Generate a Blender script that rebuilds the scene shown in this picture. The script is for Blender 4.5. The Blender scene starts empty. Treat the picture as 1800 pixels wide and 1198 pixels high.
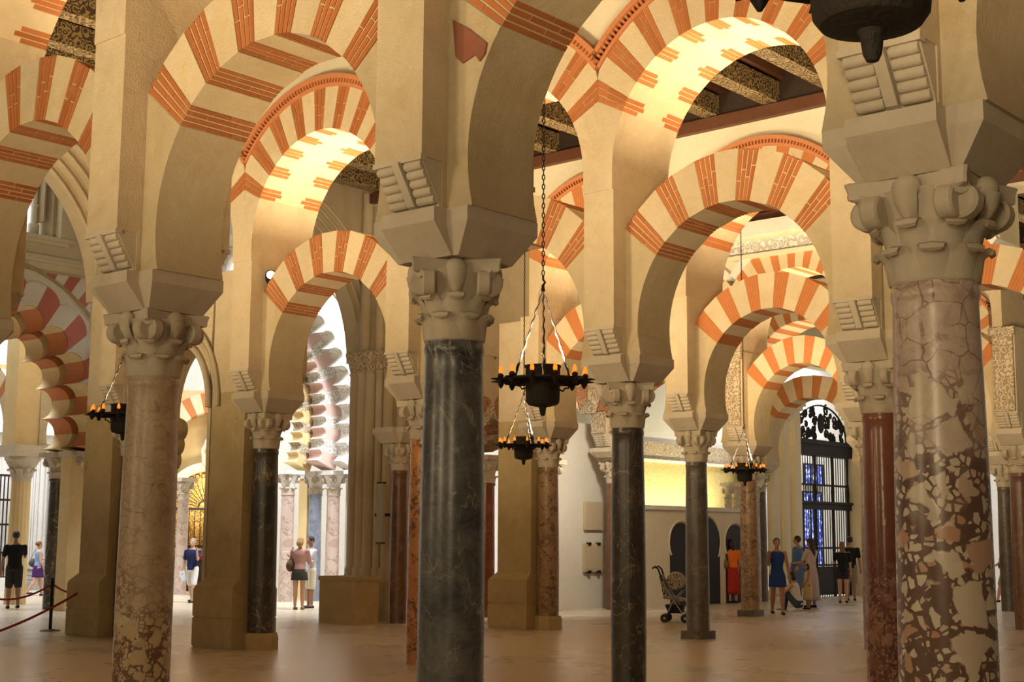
import bpy, bmesh, math, random
from mathutils import Vector, Matrix, Euler
random.seed(7)
SC = bpy.context.scene
COL = SC.collection
# ------------------------------------------------------------------ camera
FPX, PITCH, ROLL, CAMZ = 2453.0, 0.1400, 0.0068, 1.62
cam_d = bpy.data.cameras.new('camera'); cam = bpy.data.objects.new('camera', cam_d); COL.objects.link(cam)
cam_d.sensor_fit = 'HORIZONTAL'; cam_d.sensor_width = 36.0; cam_d.lens = 36.0 * FPX / 1800.0
cam_d.clip_start = 0.1; cam_d.clip_end = 300
cam.matrix_world = Matrix.Translation((0, 0, CAMZ)) @ Matrix.Rotation(math.pi/2 + PITCH, 4, 'X') @ Matrix.Rotation(ROLL, 4, 'Z')
SC.camera = cam
# ------------------------------------------------------------------ world, daylight, exposure
wd = bpy.data.worlds.new('world'); SC.world = wd; wd.use_nodes = True
bg = wd.node_tree.nodes['Background']; bg.inputs[0].default_value = (1.0, 0.80, 0.56, 1); bg.inputs[1].default_value = 0.10
SC.view_settings.view_transform = 'Standard'; SC.view_settings.look = 'None'
SC.view_settings.exposure = 0.0; SC.view_settings.gamma = 1.0; SC.view_settings.use_curve_mapping = False

ANG = math.radians(41.02)
U = Vector((math.cos(ANG), -math.sin(ANG), 0)); N = Vector((math.sin(ANG), math.cos(ANG), 0))
SP, NW = 3.337, 6.531
A0 = Vector((-2.913, 11.336, 0))

def project(P):
    x, y, z = P[0], P[1], P[2] - CAMZ
    c, s = math.cos(PITCH), math.sin(PITCH)
    d = y*c + z*s; v = -y*s + z*c
    X, V = FPX*x/d, FPX*v/d
    return 900 + X*math.cos(ROLL) - V*math.sin(ROLL), 599 - (X*math.sin(ROLL) + V*math.cos(ROLL))
def ray(px, py):
    a, b = px - 900, 599 - py
    X = a*math.cos(ROLL) + b*math.sin(ROLL); V = -a*math.sin(ROLL) + b*math.cos(ROLL)
    c, s = math.cos(PITCH), math.sin(PITCH)
    return Vector((X/FPX, c - s*V/FPX, s + c*V/FPX))
def ground(px, py, z=0.0):
    r = ray(px, py); t = (z - CAMZ)/r.z
    return Vector((r.x*t, r.y*t, z))
def at_depth(px, py, Y):
    r = ray(px, py); t = Y/r.y
    return Vector((r.x*t, Y, CAMZ + r.z*t))
def on_plane(px, py, P, nrm):
    r = ray(px, py); o = Vector((0, 0, CAMZ))
    t = (Vector(P) - o).dot(nrm)/r.dot(nrm)
    return o + r*t

def light(kind, name, loc, energy, color=(1, .78, .5), size=.3, target=None, spot=None, sizey=None, blend=.6):
    d = bpy.data.lights.new(name, kind); d.energy = energy; d.color = color
    if kind == 'AREA':
        d.size = size
        if sizey: d.shape = 'RECTANGLE'; d.size_y = sizey
        if spot: d.spread = math.radians(spot)
    else: d.shadow_soft_size = size
    if kind == 'SPOT': d.spot_size = math.radians(spot or 100); d.spot_blend = blend
    o = bpy.data.objects.new(name, d); COL.objects.link(o); o.location = loc
    if target is not None:
        o.rotation_euler = (Vector(target) - Vector(loc)).to_track_quat('-Z', 'Y').to_euler()
    return o
def G(i, j, z): p = A0 + U*(SP*i) + N*(NW*j); return (p.x, p.y, z)
WARM = (1, .78, .47); DAY = (.93, .96, 1.0)
# fill lights added behind each row to wash the next; first ones behind camera
for i, j, e in ((-1.5, -.80, 60), (.5, -.80, 65), (2.5, -.80, 80), (-2.5, .14, 105), (-.5, .14, 115), (1.5, .14, 115), (-1.5, 1.14, 130), (.5, 1.14, 130), (-1.5, 2.14, 130), (.5, 2.14, 110), (-1.5, 3.14, 110), (.5, 3.14, 90)):
    light('AREA', 'arcade_fill', G(i, j, 4.3), e*1.6, WARM, .9, G(i, j+.7, 8.2), 135)
# uplights on the lower arches, aimed at the upper soffits
for i, j, e in ((-.5, 0, 16), (.5, 0, 20), (-2.5, 1, 50), (-1.5, 1, 75), (-.5, 1, 75), (.5, 1, 75), (-1.5, 2, 60), (-.5, 2, 60), (-2.5, 3, 40), (-1.5, 3, 40), (-.5, 3, 40), (-2.5, 4, 30), (-1.5, 4, 30)):
    light('AREA', 'soffit_uplight', G(i, j, 5.98), e*.9, WARM, .40, G(i, j, 8))
light('AREA', 'chapel_skylight', G(-3.9, 2.25, 11.0), 700, DAY, 2.5, G(-4.9, 2.45, 3.0), 100)
light('AREA', 'choir_skylight', G(-7.0, 1.7, 11.5), 2200, DAY, 5, G(-7.0, 1.8, 0))
light('AREA', 'mosaic_uplight', G(-3.95, 4.15, 2.40), 190, (1, .86, .48), 5.5, G(-4.1, 4.15, 4.2), sizey=.15)
light('AREA', 'gate_skylight', G(-3.5, 5.0, 8.0), 700, DAY, 2.2, G(-3.6, 5.0, 0))
light('AREA', 'far_right_light', G(0.3, 5.2, 7.5), 400, DAY, 4, G(0.3, 5.3, 0))  # cool area light pointing down in front of the far wall

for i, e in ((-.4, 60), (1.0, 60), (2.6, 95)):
    light('AREA', 'front_row_fill', G(i, -1.05, 2.9), e, WARM, 1.0, G(i, 0, 3.6))  # soft fill added behind the camera to lift the front columns
light('AREA', 'plaque_wall_fill', G(-2.35, 2.62, 4.6), 60, (1, .88, .68), .4, G(-3.2, 2.85, 2.0), 120)  # fill added to brighten the plaque wall, no fixture there


# ------------------------------------------------------------------ materials
def mat(name):
    m = bpy.data.materials.new(name); m.use_nodes = True
    nt = m.node_tree; b = nt.nodes['Principled BSDF']
    return m, nt, b
def nd(nt, typ, **kw):
    n = nt.nodes.new(typ)
    for k, v in kw.items():
        if k in ('inputs',):
            for a, b in v.items(): n.inputs[a].default_value = b
        else: setattr(n, k, v)
    return n
def coords(nt, kind='Object'):
    return nd(nt, 'ShaderNodeTexCoord').outputs[kind]
def geopos(nt):
    return nd(nt, 'ShaderNodeNewGeometry').outputs['Position']
def noise(nt, vec, scale, detail=4, rough=.6, dist=0):
    n = nd(nt, 'ShaderNodeTexNoise'); n.inputs['Scale'].default_value = scale; n.inputs['Detail'].default_value = detail
    n.inputs['Roughness'].default_value = rough; n.inputs['Distortion'].default_value = dist
    nt.links.new(vec, n.inputs['Vector']); return n.outputs['Fac']
def ramp(nt, fac, stops, interp='LINEAR'):
    r = nd(nt, 'ShaderNodeValToRGB'); cr = r.color_ramp; cr.interpolation = interp
    while len(cr.elements) < len(stops): cr.elements.new(.5)
    for e, (p, c) in zip(cr.elements, stops):
        e.position = p; e.color = (*c, 1) if len(c) == 3 else c
    nt.links.new(fac, r.inputs[0]); return r.outputs[0]
def mix(nt, fac, a, b, mode='MIX'):
    m = nd(nt, 'ShaderNodeMix', data_type='RGBA', blend_type=mode)
    for sock, v in ((m.inputs[0], fac), (m.inputs[6], a), (m.inputs[7], b)):
        if hasattr(v, 'is_linked'): nt.links.new(v, sock)
        elif isinstance(v, (int, float)): sock.default_value = v
        else: sock.default_value = (*v, 1)
    return m.outputs[2]
def mth(nt, op, a, b=0.0, c=0.0):
    m = nd(nt, 'ShaderNodeMath', operation=op)
    for k, v in enumerate((a, b, c)):
        if hasattr(v, 'is_linked'): nt.links.new(v, m.inputs[k])
        else: m.inputs[k].default_value = v
    return m.outputs[0]
def bump(nt, b, h, strength=.4, dist=.02):
    n = nd(nt, 'ShaderNodeBump'); n.inputs['Strength'].default_value = strength; n.inputs['Distance'].default_value = dist
    nt.links.new(h, n.inputs['Height']); nt.links.new(n.outputs[0], b.inputs['Normal'])
def randv(nt): return nd(nt, 'ShaderNodeObjectInfo').outputs['Random']

def stone_mat(name, c1, c2, c3, rough=.85, scale=1.0, bs=.5, stain=None, vary=.12, spec=.25):
    m, nt, b = mat(name); P = geopos(nt)
    n1 = noise(nt, P, 1.3*scale, 6, .65, .4); n2 = noise(nt, P, 9*scale, 8, .72, .3); n3 = noise(nt, P, 70*scale, 3, .6)
    c = ramp(nt, n1, [(.28, c1), (.5, c2), (.72, c3)])
    c = mix(nt, mth(nt, 'MULTIPLY', n2, .55), c, tuple(x*.62 for x in c2))
    if stain:
        s = ramp(nt, noise(nt, P, 2.6*scale, 8, .7, .8), [(.52, (0, 0, 0)), (.68, (1, 1, 1))])
        c = mix(nt, mth(nt, 'MULTIPLY', s, .55), c, stain)
    r = randv(nt)
    v = mth(nt, 'ADD', mth(nt, 'MULTIPLY', r, 2*vary), 1-vary)
    cb = nd(nt, 'ShaderNodeVectorMath', operation='SCALE'); nt.links.new(c, cb.inputs[0]); nt.links.new(v, cb.inputs[3])
    nt.links.new(cb.outputs[0], b.inputs['Base Color'])
    b.inputs['Roughness'].default_value = rough; b.inputs['Specular IOR Level'].default_value = spec
    h = mth(nt, 'ADD', mth(nt, 'MULTIPLY', n2, .7), mth(nt, 'MULTIPLY', n3, .3))
    bump(nt, b, h, bs, .03)
    return m
M = {}
M['stone'] = stone_mat('arcade_plaster', (.56, .45, .29), (.66, .54, .36), (.74, .62, .44), stain=(.50, .37, .19), vary=.03, bs=.8)
M['vstone'] = stone_mat('voussoir_stone', (.62, .49, .30), (.72, .59, .39), (.78, .66, .46), stain=(.62, .47, .21), vary=.08, bs=.9)
M['soffit'] = stone_mat('springer_stone', (.50, .40, .24), (.60, .49, .31), (.68, .57, .39), stain=(.46, .34, .16), vary=.03, bs=.9)
M['capstone'] = stone_mat('capital_limestone', (.50, .42, .31), (.58, .50, .38), (.65, .56, .44), scale=1.6, bs=.35, vary=.06)
M['plaster'] = stone_mat('cream_plaster', (.72, .64, .46), (.77, .69, .51), (.80, .73, .56), bs=.12, vary=.02)
M['white'] = stone_mat('white_plaster', (.74, .70, .63), (.78, .75, .68), (.82, .79, .73), bs=.1, vary=.02)
M['gothic'] = stone_mat('gothic_limestone', (.46, .38, .25), (.54, .45, .31), (.60, .52, .38), bs=.3, vary=.04)
M['carved'] = None
M['mortar'] = stone_mat('lime_mortar', (.66, .52, .32), (.70, .56, .36), (.74, .60, .40), vary=.02, bs=.3)
M['pier'] = stone_mat('pier_sandstone', (.42, .31, .15), (.50, .385, .20), (.57, .45, .26), stain=(.36, .24, .09), vary=.03, bs=.5)
M['marblewhite'] = stone_mat('white_marble', (.74, .73, .70), (.80, .79, .77), (.84, .84, .83), bs=.08, vary=.03, rough=.5)

def brick_mat(name, c1, c2):
    m, nt, b = mat(name); P = geopos(nt); r = randv(nt)
    c = mix(nt, r, c1, c2)
    n1 = noise(nt, P, 4, 6, .7); n2 = noise(nt, P, 40, 5, .7)
    c = mix(nt, mth(nt, 'MULTIPLY', n2, .55), c, tuple(x*.55 for x in c1))
    w = ramp(nt, n1, [(.58, (0, 0, 0)), (.78, (1, 1, 1))])
    c = mix(nt, mth(nt, 'MULTIPLY', w, .4), c, (.62, .42, .22))
    nt.links.new(c, b.inputs['Base Color']); b.inputs['Roughness'].default_value = .88; b.inputs['Specular IOR Level'].default_value = .2
    bump(nt, b, n2, .6, .012); return m
M['brick'] = brick_mat('fired_brick', (.52, .19, .065), (.40, .135, .042))
def course_mat(name, c1, c2, mor, axis='X', w=.047, L=.2):
    # far voussoirs: brick courses in the voussoir's own frame
    m, nt, b = mat(name); O = coords(nt)
    sx = nd(nt, 'ShaderNodeSeparateXYZ'); nt.links.new(O, sx.inputs[0])
    f = mth(nt, 'FRACT', mth(nt, 'ADD', mth(nt, 'DIVIDE', sx.outputs[0], w), 100.5))
    line = ramp(nt, f, [(.0, (1, 1, 1)), (.10, (0, 0, 0)), (.90, (0, 0, 0)), (1.0, (1, 1, 1))])
    c = mix(nt, noise(nt, geopos(nt), 9, 5), c1, c2)
    c = mix(nt, mth(nt, 'MULTIPLY', line, .6), c, mor)
    nt.links.new(c, b.inputs['Base Color']); b.inputs['Roughness'].default_value = .9; b.inputs['Specular IOR Level'].default_value = .2
    bump(nt, b, noise(nt, geopos(nt), 40), .4, .01); return m
M['bricks_far'] = course_mat('brick_courses', (.52, .19, .065), (.40, .135, .042), (.60, .40, .22))

def marble_dark(name, base, dark, vein, rough=.30, lo=.5):
    m, nt, b = mat(name); O = coords(nt)
    r = randv(nt); off = nd(nt, 'ShaderNodeVectorMath', operation='ADD'); cmb = nd(nt, 'ShaderNodeCombineXYZ')
    nt.links.new(mth(nt, 'MULTIPLY', r, 37), cmb.inputs[0]); nt.links.new(mth(nt, 'MULTIPLY', r, 91), cmb.inputs[2])
    nt.links.new(O, off.inputs[0]); nt.links.new(cmb.outputs[0], off.inputs[1]); V = off.outputs[0]
    n1 = noise(nt, V, 3.2, 9, .72, .6); n2 = noise(nt, V, 16, 7, .75, .3)
    c = mix(nt, ramp(nt, n1, [(.35, (0, 0, 0)), (.66, (1, 1, 1))]), dark, base)
    c = mix(nt, ramp(nt, n2, [(.58, (0, 0, 0)), (.80, (.6, .6, .6))]), c, vein)
    # long thin veins
    for sc, rot, th in ((1.1, (0, .7, .3), .012), (1.7, (0, -.9, 1.3), .008), (2.6, (.4, .4, 2.2), .007)):
        mp = nd(nt, 'ShaderNodeMapping'); mp.inputs['Rotation'].default_value = rot; mp.inputs['Scale'].default_value = (sc, sc, sc*.7); nt.links.new(V, mp.inputs[0])
        nz = noise(nt, mp.outputs[0], 1.6, 6, .55, .5)
        band = mth(nt, 'ABSOLUTE', mth(nt, 'SUBTRACT', nz, .5))
        mk = ramp(nt, band, [(0, (1, 1, 1)), (th, (0, 0, 0))])
        gate = ramp(nt, noise(nt, V, 2.3*sc, 2), [(.47, (0, 0, 0)), (.60, (1, 1, 1))])
        c = mix(nt, mth(nt, 'MULTIPLY', mth(nt, 'MULTIPLY', mk, gate), .75), c, vein)
    nt.links.new(c, b.inputs['Base Color'])
    b.inputs['Roughness'].default_value = rough; b.inputs['Specular IOR Level'].default_value = .5
    bump(nt, b, n2, .05, .01); return m
M['dark1'] = marble_dark('dark_grey_marble', (.17, .165, .155), (.030, .030, .033), (.40, .36, .27))
M['dark2'] = marble_dark('dark_brown_marble', (.085, .07, .055), (.03, .026, .022), (.42, .34, .18))
M['dark3'] = marble_dark('grey_brown_granite', (.15, .125, .095), (.07, .058, .045), (.28, .23, .17), rough=.35)
M['red'] = marble_dark('red_marble', (.24, .075, .035), (.15, .045, .022), (.34, .16, .10), rough=.22)
M['redbrown'] = marble_dark('red_brown_marble', (.20, .095, .05), (.11, .05, .03), (.30, .20, .13), rough=.3)

def breccia(name, clasts, matrix, scale=5.0, zmix=None, edge=.05, rough=.3, smallscale=3.1, warp=.20, sedge=.09):
    m, nt, b = mat(name); O = coords(nt)
    nz = nd(nt, 'ShaderNodeTexNoise'); nz.inputs['Scale'].default_value = 4.0; nz.inputs['Detail'].default_value = 5; nt.links.new(O, nz.inputs['Vector'])
    sub = nd(nt, 'ShaderNodeVectorMath', operation='SUBTRACT'); sub.inputs[1].default_value = (.5, .5, .5); nt.links.new(nz.outputs['Color'], sub.inputs[0])
    sc_ = nd(nt, 'ShaderNodeVectorMath', operation='SCALE'); sc_.inputs[3].default_value = warp; nt.links.new(sub.outputs[0], sc_.inputs[0])
    ad = nd(nt, 'ShaderNodeVectorMath', operation='ADD'); nt.links.new(O, ad.inputs[0]); nt.links.new(sc_.outputs[0], ad.inputs[1]); V = ad.outputs[0]; V2 = V
    sz = nd(nt, 'ShaderNodeSeparateXYZ'); nt.links.new(O, sz.inputs[0])
    def layer(s, e):
        v1 = nd(nt, 'ShaderNodeTexVoronoi', feature='DISTANCE_TO_EDGE'); v1.inputs['Scale'].default_value = s; nt.links.new(V, v1.inputs['Vector'])
        v2 = nd(nt, 'ShaderNodeTexVoronoi', feature='F1'); v2.inputs['Scale'].default_value = s; nt.links.new(V, v2.inputs['Vector'])
        mk = ramp(nt, mth(nt, 'ADD', v1.outputs['Distance'], mth(nt, 'MULTIPLY', mth(nt, 'SUBTRACT', noise(nt, O, 9, 4), .5), .12)), [(e, (0, 0, 0)), (e+.035, (1, 1, 1))])
        sp = nd(nt, 'ShaderNodeSeparateColor'); nt.links.new(v2.outputs['Color'], sp.inputs[0])
        return mk, sp
    stops = [(i/(len(clasts)-1), c) for i, c in enumerate(clasts)]
    c = mix(nt, noise(nt, O, 11, 6, .7), matrix[0], matrix[1]); bigm = None
    for k, e, gt in ((3.6, .09, .38), (1.6, .085, .50), (.8, .06, .60)):
        mk, sp = layer(scale*k, e*edge/.1); g_ = mth(nt, 'MULTIPLY', mk, mth(nt, 'GREATER_THAN', sp.outputs[1], gt))
        c = mix(nt, g_, c, ramp(nt, sp.outputs[0], stops)); bigm = g_
    if zmix:
        pale = ramp(nt, noise(nt, O, 3.5, 7, .7, 1.0), [(.3, zmix['c'][0]), (.55, zmix['c'][1]), (.75, zmix['c'][2])])
        v3 = nd(nt, 'ShaderNodeTexVoronoi', feature='DISTANCE_TO_EDGE'); v3.inputs['Scale'].default_value = scale*1.1; nt.links.new(V2, v3.inputs['Vector'])
        vv = ramp(nt, mth(nt, 'ADD', v3.outputs['Distance'], mth(nt, 'MULTIPLY', mth(nt, 'SUBTRACT', noise(nt, O, 14, 5, .7), .5), .06)), [(.004, (1, 1, 1)), (.03, (0, 0, 0))])
        gate = ramp(nt, noise(nt, O, 2.7, 4, .6), [(.40, (0, 0, 0)), (.50, (1, 1, 1))])
        spots = ramp(nt, noise(nt, O, 7, 8, .75, .5), [(.57, (0, 0, 0)), (.63, (1, 1, 1))])
        pale = mix(nt, mth(nt, 'MULTIPLY', mth(nt, 'MAXIMUM', mth(nt, 'MULTIPLY', vv, gate), mth(nt, 'MULTIPLY', spots, .7)), .85), pale, matrix[1])
        t = mth(nt, 'ADD', sz.outputs[2], mth(nt, 'MULTIPLY', mth(nt, 'SUBTRACT', noise(nt, O, 2.2, 4), .5), 2.2))
        fac = ramp(nt, mth(nt, 'DIVIDE', t, 3.0), [(zmix['z0']/3.0, (0, 0, 0)), (zmix['z1']/3.0, (1, 1, 1))])
        c = mix(nt, mth(nt, 'MULTIPLY', fac, zmix.get('k', 1.0)), c, pale)
    c = mix(nt, mth(nt, 'MULTIPLY', noise(nt, O, 26, 6, .7), .35), c, tuple(x*.5 for x in clasts[0]))
    nt.links.new(c, b.inputs['Base Color']); b.inputs['Roughness'].default_value = rough
    bump(nt, b, bigm, .12, .006); return m
M['brecciaA'] = breccia('cream_breccia', [(.50, .37, .20), (.58, .44, .26), (.42, .29, .15), (.62, .50, .31)], [(.10, .04, .022), (.20, .09, .045)], 9.0,
                        dict(z0=.9, z1=1.4, c=[(.36, .26, .16), (.50, .38, .25), (.58, .46, .31)], k=.93), edge=.11, rough=.38, warp=.10, sedge=.09)
M['brecciaC'] = breccia('red_matrix_breccia', [(.66, .55, .40), (.74, .65, .50), (.68, .58, .44), (.52, .25, .14), (.76, .68, .53), (.62, .50, .37)], [(.065, .024, .015), (.15, .058, .034)], 6.2,
                        dict(z0=1.75, z1=2.35, c=[(.40, .27, .22), (.62, .49, .40), (.70, .60, .50)], k=.88), edge=.13, rough=.30, warp=.11)
M['redE'] = breccia('mottled_red_marble', [(.34, .17, .11), (.42, .24, .17), (.26, .11, .07)], [(.10, .04, .025), (.17, .07, .04)], 8.0,
                       dict(z0=1.15, z1=1.45, c=[(.17, .055, .028), (.21, .072, .036), (.25, .095, .05)], k=.97), edge=.08, rough=.2, warp=.11)
M['brecciaO'] = breccia('orange_breccia', [(.50, .20, .06), (.58, .27, .09), (.42, .16, .05)], [(.09, .035, .015), (.2, .08, .03)], 6.5, edge=.03, rough=.3)
M['brecciaB'] = breccia('brown_breccia', [(.34, .22, .12), (.40, .27, .15), (.28, .16, .08)], [(.13, .07, .035), (.2, .11, .06)], 7, edge=.06, rough=.35)
M['pinkmarble'] = breccia('pink_marble', [(.55, .44, .38), (.60, .50, .44), (.50, .33, .26)], [(.38, .22, .16), (.46, .32, .26)], 6, edge=.03, rough=.35)

m, nt, b = mat('polished_stone_floor'); P = geopos(nt)
mp = nd(nt, 'ShaderNodeMapping'); mp.inputs['Rotation'].default_value = (0, 0, ANG); nt.links.new(P, mp.inputs[0])
bt = nd(nt, 'ShaderNodeTexBrick'); bt.inputs['Scale'].default_value = .36; bt.inputs['Mortar Size'].default_value = .003; bt.inputs['Mortar Smooth'].default_value = .5
bt.inputs['Color1'].default_value = (.60, .53, .41, 1); bt.inputs['Color2'].default_value = (.58, .51, .395, 1); bt.inputs['Mortar'].default_value = (.52, .45, .34, 1)
nt.links.new(mp.outputs[0], bt.inputs['Vector'])
c = mix(nt, mth(nt, 'MULTIPLY', noise(nt, P, .5, 5, .55, .3), .4), bt.outputs['Color'], (.46, .37, .26))
nt.links.new(c, b.inputs['Base Color'])
nt.links.new(ramp(nt, noise(nt, P, .6, 3, .5), [(.3, (.24,)*3), (.7, (.34,)*3)]), b.inputs['Roughness'])
M['floor'] = m

def carved_mat(name, hi, lo, scale, rough=.8, metal=0, style='scroll', bs=.7):
    m, nt, b = mat(name); O = coords(nt)
    n = nd(nt, 'ShaderNodeTexNoise'); n.inputs['Scale'].default_value = scale*.7; n.inputs['Detail'].default_value = 1; nt.links.new(O, n.inputs['Vector'])
    s2 = nd(nt, 'ShaderNodeVectorMath', operation='SCALE'); s2.inputs[3].default_value = .12*8/scale; nt.links.new(n.outputs['Color'], s2.inputs[0])
    ad = nd(nt, 'ShaderNodeVectorMath', operation='ADD'); nt.links.new(O, ad.inputs[0]); nt.links.new(s2.outputs[0], ad.inputs[1])
    v = nd(nt, 'ShaderNodeTexVoronoi', feature='F1'); v.inputs['Scale'].default_value = scale; nt.links.new(ad.outputs[0], v.inputs['Vector'])
    sn = mth(nt, 'SINE', mth(nt, 'MULTIPLY', v.outputs['Distance'], 17))
    f = ramp(nt, mth(nt, 'ADD', mth(nt, 'MULTIPLY', sn, .5), .5), [(.35, (0, 0, 0)), (.6, (1, 1, 1))])
    c = mix(nt, f, lo, hi); c = mix(nt, mth(nt, 'MULTIPLY', noise(nt, O, 3, 4), .4), c, lo)
    nt.links.new(c, b.inputs['Base Color']); b.inputs['Roughness'].default_value = rough; b.inputs['Metallic'].default_value = metal
    bump(nt, b, f, bs, .02); return m
M['carved'] = carved_mat('carved_stone_relief', (.60, .50, .36), (.30, .23, .14), 9)
M['carvedwhite'] = carved_mat('carved_white_stucco', (.80, .78, .74), (.50, .46, .41), 6)
M['beamcarve'] = carved_mat('painted_carved_beam', (.40, .29, .12), (.07, .042, .02), 9, .6)
M['ceilpanel'] = carved_mat('painted_ceiling_board', (.42, .30, .08), (.09, .03, .012), 7, .6)

def plain(name, col, rough=.6, metal=0, spec=.4, bs=0, bscale=40, emit=None, es=0, var=.0, alpha=None):
    m, nt, b = mat(name)
    if var or bs:
        P = coords(nt); n = noise(nt, P, bscale, 4)
        nt.links.new(mix(nt, n, tuple(x*(1-var) for x in col), tuple(min(1, x*(1+var)) for x in col)), b.inputs['Base Color'])
        if bs: bump(nt, b, n, bs, .01)
    else: b.inputs['Base Color'].default_value = (*col, 1)
    b.inputs['Roughness'].default_value = rough; b.inputs['Metallic'].default_value = metal; b.inputs['Specular IOR Level'].default_value = spec
    if emit: b.inputs['Emission Color'].default_value = (*emit, 1); b.inputs['Emission Strength'].default_value = es
    return m
M['wood'] = plain('dark_red_wood', (.105, .038, .018), .55, bs=.2, bscale=8, var=.3)
M['wooddark'] = plain('dark_wood', (.032, .017, .010), .6, bs=.2, bscale=10, var=.3)
M['redcornice'] = plain('terracotta_cornice', (.50, .20, .085), .85, bs=.3, bscale=30, var=.2)
M['dentil'] = plain('dark_brick_tooth', (.46, .17, .065), .9, bs=.3, bscale=30, var=.25)
M['iron'] = plain('wrought_iron', (.022, .018, .016), .55, metal=.6, bs=.5, bscale=60, var=.3)
M['irondull'] = plain('rough_black_bronze', (.030, .023, .017), .72, metal=.3, bs=.9, bscale=50, var=.4)
M['steel'] = plain('polished_steel_rod', (.75, .75, .78), .22, metal=1.0)
M['flame'] = plain('candle_bulb', (.35, .10, .02), .3, emit=(1, .19, .015), es=1.7)
M['bulbglow'] = plain('candle_bulb_core', (1, .8, .4), .3, emit=(1, .75, .30), es=30)
M['lampglass'] = plain('spotlight_lens', (.9, .9, .9), .2, emit=(1, .92, .75), es=4)

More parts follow.
